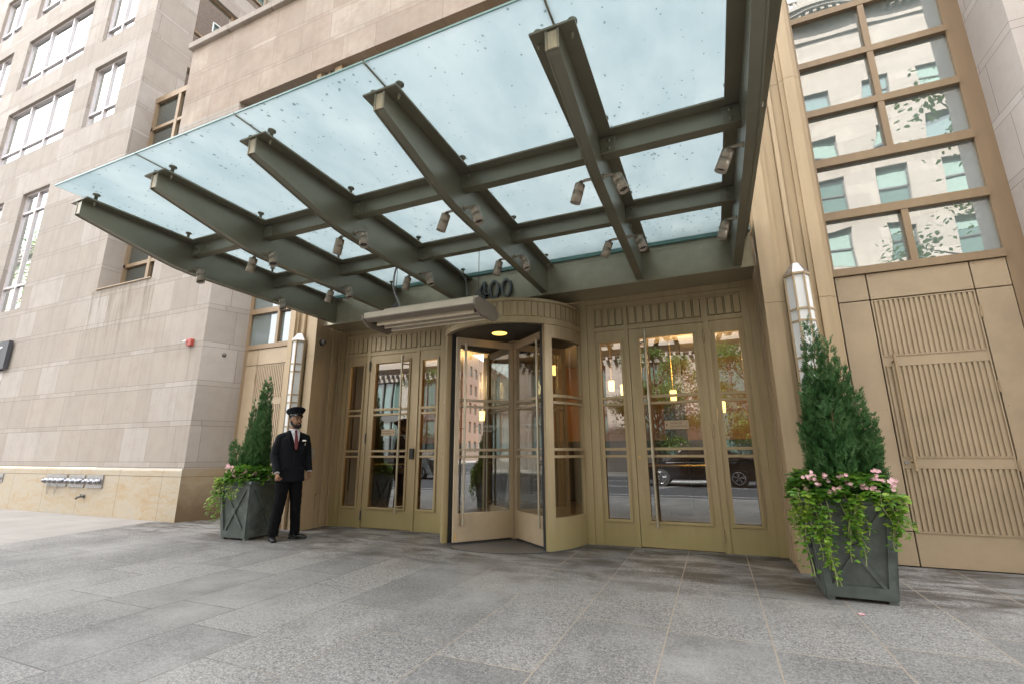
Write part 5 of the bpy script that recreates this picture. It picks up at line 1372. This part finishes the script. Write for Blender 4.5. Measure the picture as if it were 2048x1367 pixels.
# shirt front, collar, tie, lapels
sh = MB(); vs = []; fs = []
NZ = 10
for i in range(NZ+1):
    z = 1.275+(1.545-1.275)*i/NZ; wdt = 0.006+0.062*(i/NZ)
    for k in range(7): vs.append(front(-wdt+2*wdt*k/6, z, 0.006))
for i in range(NZ):
    for k in range(6): fs.append([i*7+k, i*7+k+1, (i+1)*7+k+1, (i+1)*7+k])
sh.add(vs, fs, True)
sh.lathe([(0.0665, 1.515), (0.069, 1.545), (0.0655, 1.575), (0.062, 1.575), (0.063, 1.52)], 0, 0.012, 28)
for s in (-1, 1): sh.add([(s*.006, -.064, 1.566), (s*.050, -.040, 1.572), (s*.052, -.070, 1.515), (s*.030, -.085, 1.505)], [(0,1,2,3)])
for s in (-1, 1):
    d_ = (Vector(WR[s])-Vector(EL[s])).normalized(); sh.tube([Vector(WR[s])-d_*0.02, Vector(WR[s])+d_*0.004], [.040, .037], 14)
sh.build('shirt', MAT['shirt'], man)
ti = MB(); zs = [(1.556, .017), (1.535, .020), (1.522, .013), (1.46, .021), (1.38, .028), (1.30, .022), (1.27, .010)]
vs = []
for z, w_ in zs:
    off = 0.016 if z < 1.52 else 0.020
    for x in (-w_, 0, w_): p = front(x, min(z, 1.54), off+(0.006 if x == 0 else 0)); vs.append((p[0], p[1], z))
ti.add(vs, [[i*3+k, i*3+k+1, (i+1)*3+k+1, (i+1)*3+k] for i in range(len(zs)-1) for k in range(2)], True); ti.build('tie', MAT['tie'], man)
lp = MB()
for s in (-1, 1):
    inn = [(0.004, 1.25), (0.020, 1.32), (0.040, 1.40), (0.056, 1.48), (0.066, 1.545)]
    out = [(0.010, 1.245), (0.062, 1.33), (0.098, 1.425), (0.090, 1.47), (0.092, 1.535)]
    vs = [front(s*x, z, 0.011) for x, z in inn]+[front(s*x, z, 0.013) for x, z in out]+[front(s*x, z, 0.002) for x, z in out]
    lp.add(vs, [[i, i+1, 6+i, 5+i] for i in range(4)]+[[5+i, 6+i, 11+i, 10+i] for i in range(4)])
lp.build('lapels', MAT['trouser'], man)
bt = MB()
for z in (1.205, 1.10): p = front(0.012, z, 0.008); bt.ball(p, (.010, .005, .010), 10, 6)
bt.build('buttons', MAT['leather'], man)
nb = MB(); p = front(0.115, 1.405, 0.012); nb.box(p[0]-.032, p[0]+.032, p[1]-.004, p[1]+.004, 1.395, 1.415, .002); nb.build('name_badge', MAT['silver'], man)
nb = MB(); p = front(0.135, 1.35, 0.008); nb.tube([(p[0], p[1], 1.33), (p[0]+.003, p[1], 1.37)], 0.0045, 6); nb.build('pocket_pin', MAT['silver'], man)
# shoes
for s, yaw in ((-1, -8), (1, 40)):
    k = MB()
    k.ball((0, .035, .045), (.040, .060, .048), 14, 10); k.ball((0, -.075, .036), (.046, .085, .034), 14, 10); k.ball((0, -.135, .028), (.040, .060, .024), 14, 8); k.tube([(0, .03, .05), (0, .02, .11)], [.043, .045], 14)
    k.box(-.040, .040, -.175, .088, 0.0, .016, .006); k.box(-.038, .038, .02, .09, 0.0, .024, .004)
    k.xf(Matrix.Translation((s*.155, .02, 0)) @ Matrix.Rotation(R(yaw), 4, 'Z'))
    voxel(k, 'shoe', MAT['leather'], man, 0.006, 2, 0.4)
# cap
TM = Matrix.Translation((0, .0, 1.775)) @ Matrix.Rotation(R(-16), 4, 'X') @ Matrix.Rotation(R(5), 4, 'Y') @ Matrix.Translation((0, 0, -1.775))
c = MB(); loft(c, [(.005, .088, .108, 1.762), (.005, .089, .110, 1.800), (.004, .108, .128, 1.822), (.004, .126, .146, 1.846), (.004, .130, .150, 1.860), (.004, .120, .138, 1.875), (0, .08, .09, 1.892), (0, .01, .01, 1.896)], 36, 2.1)
c.v = [hx(TM @ Vector(p)) for p in c.v]; cp = c.build('cap', MAT['suit'], man, True)
v = MB(); vs = []; n = 14
for k in range(n+1):
    a = math.pi+math.pi*k/n
    vs += [(.087*math.cos(a), .005+.107*math.sin(a), 1.768), (.080*math.cos(a), .0+.155*math.sin(a)*(abs(math.sin(a))**.3 if k not in (0, n) else 1), 1.745-.012*abs(math.sin(a)))]
v.add(vs, [[2*k, 2*k+2, 2*k+3, 2*k+1] for k in range(n)], True); v.v = [hx(TM @ Vector(p)) for p in v.v]; v.build('visor', MAT['leather'], cp)
v = MB(); 
for k in range(2): v.tube([hx(TM @ Vector((.0895*math.cos(a), .005+.1105*math.sin(a), 1.772))) for a in [math.pi+math.pi*q/16 for q in range(17)]], 0.003, 5, False)
for s in (-1, 1): v.ball(hx(TM @ Vector((s*.088, -.010, 1.776))), .008, 8, 6)
v.build('cap_band', MAT['silver'], cp)

# ---------------------------------------------------------------- lobby behind the glass
lob = wthing('lobby_room', 'warm wood panelled lobby seen through the door glass', 'room', (-2.8, 10.0, 0.0))
b = MB(); b.box(-9, 3, 6.80, 13.0, -0.05, -0.002); put(b, 'floor', MAT['lobby_floor'], lob)
b = MB(); b.box(-9, 3, 6.80, 13.0, 3.50, 3.55); put(b, 'ceiling', MAT['lobby_ceiling'], lob)
b = MB(); b.box(-9, 3, 12.4, 12.5, 0, 3.5); b.box(2.9, 3, 6.9, 12.4, 0, 3.5)
for x in np.arange(-8.6, 2.8, 1.2): b.box(float(x), float(x)+1.1, 12.36, 12.4, 0.3, 3.2, 0.01)
put(b, 'wall', MAT['lobby_wall'], lob)
b = MB(); b.box(-8.9, 2.9, 12.2, 12.35, 0, 1.5); b.box(-9, -8.7, 6.9, 12.2, 0, 3.5); b.box(2.7, 2.88, 6.9, 12.2, 0, 1.5); put(b, 'wainscot', MAT['lobby_dark'], lob)
b = MB()
for x in (-5.2, -0.9): b.box(x, x+0.4, 10.2, 10.6, 0, 3.5)
put(b, 'column', MAT['lobby_dark'], lob)
b = MB(); b.box(-0.9, 2.0, 11.2, 11.7, 0, 1.05, 0.01); b.box(-1.0, 2.1, 11.1, 11.8, 1.05, 1.1, 0.01); put(b, 'reception_desk', MAT['lobby_dark'], lob)
b = MB(); b.box(-8.8, 2.8, 6.812, 6.84, 3.30, 3.5); b.box(-9, -6.3, 6.812, 6.9, 0, 3.5); b.box(0.7, 3, 6.812, 6.9, 0, 3.5); put(b, 'front_wall', MAT['lobby_ceiling'], lob)
lamps = [(-1.82, 9.5, 2.52), (-1.58, 9.5, 2.43), (-0.66, 9.8, 2.30), (0.20, 9.7, 2.03), (0.06, 9.6, 1.90), (-3.05, 9.6, 2.95), (-4.75, 9.5, 2.02), (-2.35, 10.4, 2.9)]
WH = ['leftmost lit hanging lamp shade seen through the narrow pane right of the revolving door', 'second lit hanging lamp shade seen through the narrow pane right of the revolving door', 'single lit lamp shade seen through the right swing door beside its handle', 'upper of the two lit lamp shades seen through the rightmost narrow pane', 'lower of the two lit lamp shades seen through the rightmost narrow pane', 'lit wall lamp shade seen high through the revolving door right side', 'lit lamp shade seen through the left wing of the revolving door', 'lit lamp shade near the ceiling behind the revolving door']
for (x, y, z), lab in zip(lamps, WH):
    d = thing('lobby_lamp', lab, 'lamp', (x, y, z), 0, 'lit lamps inside the lobby')
    s = MB(); s.lathe([(0.04, -0.10), (0.055, -0.095), (0.065, 0.10), (0.045, 0.11)], 0, 0, 16); s.lathe([(0, -0.10), (0.04, -0.10)], 0, 0, 16); s.build('shade', MAT['lampglow'], d)
    s = MB(); s.tube([(0, 0, 0.11), (0, 0, 3.5-z)], 0.008, 6); s.tube([(0, 0, 0.105), (0, 0, 0.125)], 0.05, 12); s.build('stem', MAT['brass'], d)
for x in (-5.5, -0.2):
    ld = bpy.data.lights.new('lobby_light', 'POINT'); ld.energy = 34; ld.color = (1.0, 0.66, 0.33); ld.shadow_soft_size = 0.25
    lo = bpy.data.objects.new('lobby_light', ld); lo.location = (x, 9.4, 2.9); COL.objects.link(lo)

# ---------------------------------------------------------------- across the street (seen mirrored in the glass)
YO = -19.2
def opposite(name, label, x0, x1, H, pitch, cat='building', seed=1):
    d = wthing(name, label, cat, ((x0+x1)/2, YO, 0))
    w = MB(); hs = []
    n = int((x1-x0-1.5)//pitch); fl = []
    z = 8.9
    while z+2.2 < H-3.4: fl.append(z); z += 3.48
    for i in range(n):
        xa = x0+1.0+i*pitch
        for z in fl: hs.append((xa, xa+1.55, z, z+2.1))
    big = []
    for i in range(int((x1-x0-2)//4.4)):
        xa = x0+1.2+i*4.4; big.append((xa, xa+2.6, 1.0, 7.2))
    wall_sheet(w, x0, x1, 0, H, hs+big, YO, -0.32)
    w.add([(x0, YO, 0), (x0, YO, H), (x0, YO-18, H), (x0, YO-18, 0)], [(0,1,2,3)]); w.add([(x1, YO, 0), (x1, YO, H), (x1, YO-18, H), (x1, YO-18, 0)], [(0,1,2,3)])
    put(w, 'wall', MAT['stone_pale'], d)
    c = MB()
    for z, h, pr in ((8.0, .22, .28), (8.22, .28, .5), (7.75, .25, .12), (H-3.0, .3, .2), (H-1.35, .3, .9), (H-1.05, .3, 1.1), (H-2.7, .18, .1)): c.box(x0-0.1, x1+0.1, YO, YO+pr, z, z+h-0.01)
    k = x0
    while k < x1-0.3:
        c.box(k, k+0.22, YO, YO+0.75, H-1.75, H-1.355); c.box(k, k+0.16, YO, YO+0.40, 7.5, 7.745); k += 0.5
    put(c, 'cornice', MAT['stone_pale'], d)
    c = MB(); c.box(x0, x1, YO+0.2, YO+0.5, H-0.74, H-0.55); c.box(x0, x1, YO+0.2, YO+0.5, H+0.35, H+0.55)
    k = x0
    while k < x1: c.box(k, k+0.2, YO+0.25, YO+0.45, H-0.55, H+0.35); k += 0.42
    for i in range(int((x1-x0)/6)): c.box(x0+i*6, x0+i*6+2.2, YO+0.18, YO+0.52, H-0.55, H+0.35)
    put(c, 'balustrade', MAT['stone_pale'], d)
    p = MB(); rg = random.Random(seed); f = MB()
    for h in hs+big:
        p.add([(h[0], YO-0.25, h[2]), (h[1], YO-0.25, h[2]), (h[1], YO-0.25, h[3]), (h[0], YO-0.25, h[3])], [(0,1,2,3)])
        zm = (h[2]+h[3])/2
        for a, b_, c_, e_2 in ((h[0], h[0]+.07, h[2], h[3]), (h[1]-.07, h[1], h[2], h[3]), (h[0], h[1], zm-.04, zm+.04), (h[0], h[1], h[3]-.08, h[3])): f.box(a, b_, YO-0.25, YO-0.17, c_, e_2)
    for h in big:
        for q in (1/3, 2/3): xx = h[0]+(h[1]-h[0])*q; f.box(xx-.05, xx+.05, YO-0.25, YO-0.12, h[2], h[3])
        f.box(h[0], h[1], YO-0.25, YO-0.10, 3.9, 4.5)
    q = MB()
    for h in hs:
        if rg.random() < 0.7: zb = h[3]-(h[3]-h[2])*rg.choice((0.3, 0.45, 0.5, 0.7, 0.95)); q.box(h[0]+.07, h[1]-.07, YO-0.248, YO-0.235, zb, h[3]-.08)
    put(q, 'blinds', MAT['blind'], d)
    put(p, 'glazing', MAT['opp_glass'], d); put(f, 'window_frames', MAT['numeral'], d)
opposite('opposite_building', 'pale stone building with cornice and balustrade, mirrored in the right bay windows', -28, 38, 31.5, 3.15)
opposite('opposite_building', 'distant cream stone building down the street, mirrored in the far left windows', -128, -74, 31, 2.9, seed=3)
d = wthing('brick_building', 'dark brick building with white windows, mirrored in the upper flank windows', 'building', (4, 14, 11))
w = MB(); hs = [(y, y+1.2, z, z+1.9) for y in np.arange(9, 20, 2.6) for z in np.arange(13, 40, 3.3)]
hs = [tuple(float(q) for q in h) for h in hs]
wall_sheet(w, 7.0, 21.9, 10, 42, hs, 3.0, -0.15, 'x'); put(w, 'wall', MAT['brick'], d)
w = MB(); p = MB()
for h in hs:
    p.add([(3.14, h[0], h[2]), (3.14, h[1], h[2]), (3.14, h[1], h[3]), (3.14, h[0], h[3])], [(0,1,2,3)])
    for a, b_, c_, e_2 in ((h[0], h[0]+.1, h[2], h[3]), (h[1]-.1, h[1], h[2], h[3]), (h[0], h[1], h[2], h[2]+.1), (h[0], h[1], h[3]-.1, h[3]), (h[0], h[1], (h[2]+h[3])/2-.04, (h[2]+h[3])/2+.04)): w.box(3.0, 3.12, a, b_, c_, e_2)
put(w, 'window_frames', MAT['white'], d); put(p, 'glazing', MAT['opp_glass'], d)

d = wthing('brick_building', 'long dark brick building down the road, mirrored in the revolving door wings', 'building', (75, YO, 0))
w = MB(); hs = [(float(x), float(x)+1.4, float(z), float(z)+2.0) for x in np.arange(42, 108, 3.2) for z in np.arange(1.5, 17, 3.5)]
wall_sheet(w, 40, 110, 0, 20, hs, YO, -0.3)
w.add([(40, YO, 0), (40, YO, 20), (40, YO-15, 20), (40, YO-15, 0)], [(0,1,2,3)]); put(w, 'wall', MAT['brick'], d)
p = MB()
for h in hs: p.add([(h[0], YO-0.25, h[2]), (h[1], YO-0.25, h[2]), (h[1], YO-0.25, h[3]), (h[0], YO-0.25, h[3])], [(0,1,2,3)])
put(p, 'glazing', MAT['opp_glass'], d)

def tree(label, x, y, h, r, seed, n=5200, zc=None):
    rg = random.Random(seed); d = thing('street_tree', label, 'tree', (x, y, 0), 0, 'street trees')
    t = MB(); zb = zc or h*0.3
    t.tube([(0, 0, -0.1), (0.04, 0.02, zb*0.6), (0.0, 0.05, zb), (0.1, 0, h*0.9)], [.16, .12, .10, .02], 9)
    cl = []
    for i in range(26):
        th = rg.uniform(0, 2*math.pi); hh = rg.uniform(zb*0.9, h*0.96); q = r*math.sqrt(max(0.05, 1-((hh-(zb+h)/2)/((h-zb)/2+0.4))**2))*rg.uniform(0.45, 1.0)
        c = Vector((q*math.cos(th), q*math.sin(th), hh)); cl.append((c, rg.uniform(0.35, 0.75)*r/2.2))
        t.tube([(0.02, 0.02, max(zb*0.8, hh-0.9-q*0.4)), tuple(c*0.5+Vector((0, 0, hh*0.46-0.1))), tuple(c)], [.045, .028, .008], 6)
    t.build('trunk', MAT['trunk'], d)
    V = []; Fc = []
    for i in range(n):
        c, s = rg.choice(cl); o = Vector((rg.gauss(0, 1), rg.gauss(0, 1), rg.gauss(0, 0.6)))*s*0.62
        dr = Vector((rg.uniform(-1, 1), rg.uniform(-1, 1), rg.uniform(-.8, .3))).normalized(); L0 = rg.uniform(.10, .17)*max(1.0, r/2.8)
        leafquads(V, Fc, c+o, dr, Vector((rg.uniform(-.5, .5), rg.uniform(-.5, .5), 1)), L0, L0*0.6, 0.1)
    raw('crown', V, Fc, MAT['treeleaf'], d)
tree('leafy street tree across the road, mirrored in the right swing door', -3.0, -15.4, 7.2, 2.6, 1, 15000, 1.8)
tree('dense street tree across the road, mirrored in the rightmost narrow pane', 2.2, -15.8, 7.4, 2.5, 2, 14000, 1.8)
tree('thin street tree across the road, mirrored in the pane left of the revolving door', -19.6, -15.6, 7.6, 1.7, 3, 1700)
tree('tall kerbside tree whose twigs are mirrored in the right bay windows', 7.6, -1.9, 11.5, 2.6, 4, 4200, 4.2)
tree('far street tree down the left, mirrored in the tall far left window', -61, -9, 24.0, 5.5, 5, 6500, 6.0)

def car(label, x, y, mat, L0=4.9, rz=0.0, van=False):
    d = thing('parked_car', label, 'car', (x, y, -0.13), rz)
    h = L0/2
    prof = [(-h, .42), (-h+.03, .70), (-h+.25, .86), (-1.35, .98), (-.55, 1.42), (.2, 1.50), (1.1, 1.46), (1.75, 1.10), (h-.15, 1.02), (h, .80), (h, .40), (h-.1, .26), (-h+.1, .26)]
    if van: prof = [(-h, .45), (-h+.02, .95), (-h+.25, 1.15), (-1.75, 1.25), (-1.25, 2.0), (-.9, 2.15), (h-.1, 2.2), (h, 2.1), (h, .45), (h-.1, .28), (-h+.1, .28)]
    b = MB(); n = len(prof); vs = []
    for yy, k in ((-.90, 0.93), (-.94, 1.0), (.94, 1.0), (.90, .93)):
        for px_, pz_ in prof:
            zz = .26+(pz_-.26)*(1 if abs(yy) > .92 else 1.02); inset = .14*max(0, pz_-.95)/.5
            vs.append((px_*k if abs(yy) < .92 else px_*.99, yy-math.copysign(inset, yy), zz))
    order = [1, 0, 3, 2]
    vs = [v for i in (1, 2) for v in vs[i*n:(i+1)*n]]
    b.add(vs, [[i, (i+1) % n, n+(i+1) % n, n+i] for i in range(n)]+[list(range(n))[::-1], [n+i for i in range(n)]])
    b.build('body', mat, d)
    g = MB()
    for s in (() if van else (-1, 1)):
        yy = s*.905
        for q in ([(-1.15, .99), (-.50, 1.36), (.15, 1.42), (.15, .99)], [(.24, .99), (.24, 1.42), (1.0, 1.38), (1.5, 1.06), (1.45, .99)]):
            g.add([(px_, s*(.942-.14*max(0, pz_-.95)/.5+.004), pz_) for px_, pz_ in q], [tuple(range(len(q)))])
    if van:
        for s in (-1, 1): g.add([(px_, s*(.942-.14*(pz_-.95)/.5+.006), pz_) for px_, pz_ in ((-1.55, 1.3), (-1.1, 1.9), (-.5, 1.95), (-.5, 1.3))], [(0,1,2,3)])
    g.build('side_windows', MAT['carglass'], d)
    for wx in (-1.46, 1.46):
        for s in (-1, 1):
            w = MB(); w.tube([(wx, s*.72, .34), (wx, s*.955, .34)], .345, 24); o = w.build('wheel', MAT['tyre'], d)
            r = MB(); r.tube([(wx, s*.955, .34), (wx, s*.962, .34)], .07, 12)
            for k in range(5):
                a = 2*math.pi*k/5+.3
                for da in (-.16, .16): r.tube([(wx+.05*math.cos(a), s*.962, .34+.05*math.sin(a)), (wx+.225*math.cos(a+da), s*.958, .34+.225*math.sin(a+da))], .016, 6)
            r.tube([(wx+.23*math.cos(q*math.pi/12), s*.958, .34+.23*math.sin(q*math.pi/12)) for q in range(25)], .018, 6, False)
            r.build('rim', MAT['chrome'], o)
    c = MB()
    for s in (-1, 1): c.tube([(-1.2, s*.945, .93), (1.45, s*.945, .93)], .012, 5); c.box(-h+.02, -h+.25, s*.62-.2, s*.62+.2, .66, .80, .02)
    c.build('chrome_trim', MAT['chrome'], d)
car('black car parked across the road, mirrored in the right swing door', -0.70, -8.4, MAT['carpaint'])
car('dark car down the road, mirrored in the pane left of the revolving door', -16.2, -9.6, MAT['carpaint'], 4.7)
for i, (tx, ty, th) in enumerate(((21.0, -15.0, 9.0), (33, -15.5, 10.0), (47.0, -15.0, 10.5))):
    tree(('nearest', 'middle', 'farthest')[i]+' of three dark street trees down the road, mirrored in the revolving door', tx, ty, th, 3.4, 10+i, 6000, 2.2)
car('white van down the road to the right, mirrored in the revolving door', 27.0, -6.5, MAT['white'], 5.4, 0.0, True)
# one fallen petal cluster on the paving
d = thing('fallen_blossom', 'small pink fallen blossom on the paving in front of the right planter', 'blossom', (0.905, 4.64, 0.0))
b = MB()
for k in range(5): a = k*1.256; b.ball((0.014*math.cos(a), 0.014*math.sin(a), 0.006), (0.012, 0.012, 0.005), 8, 5)
b.build('petals', MAT['petal'], d)
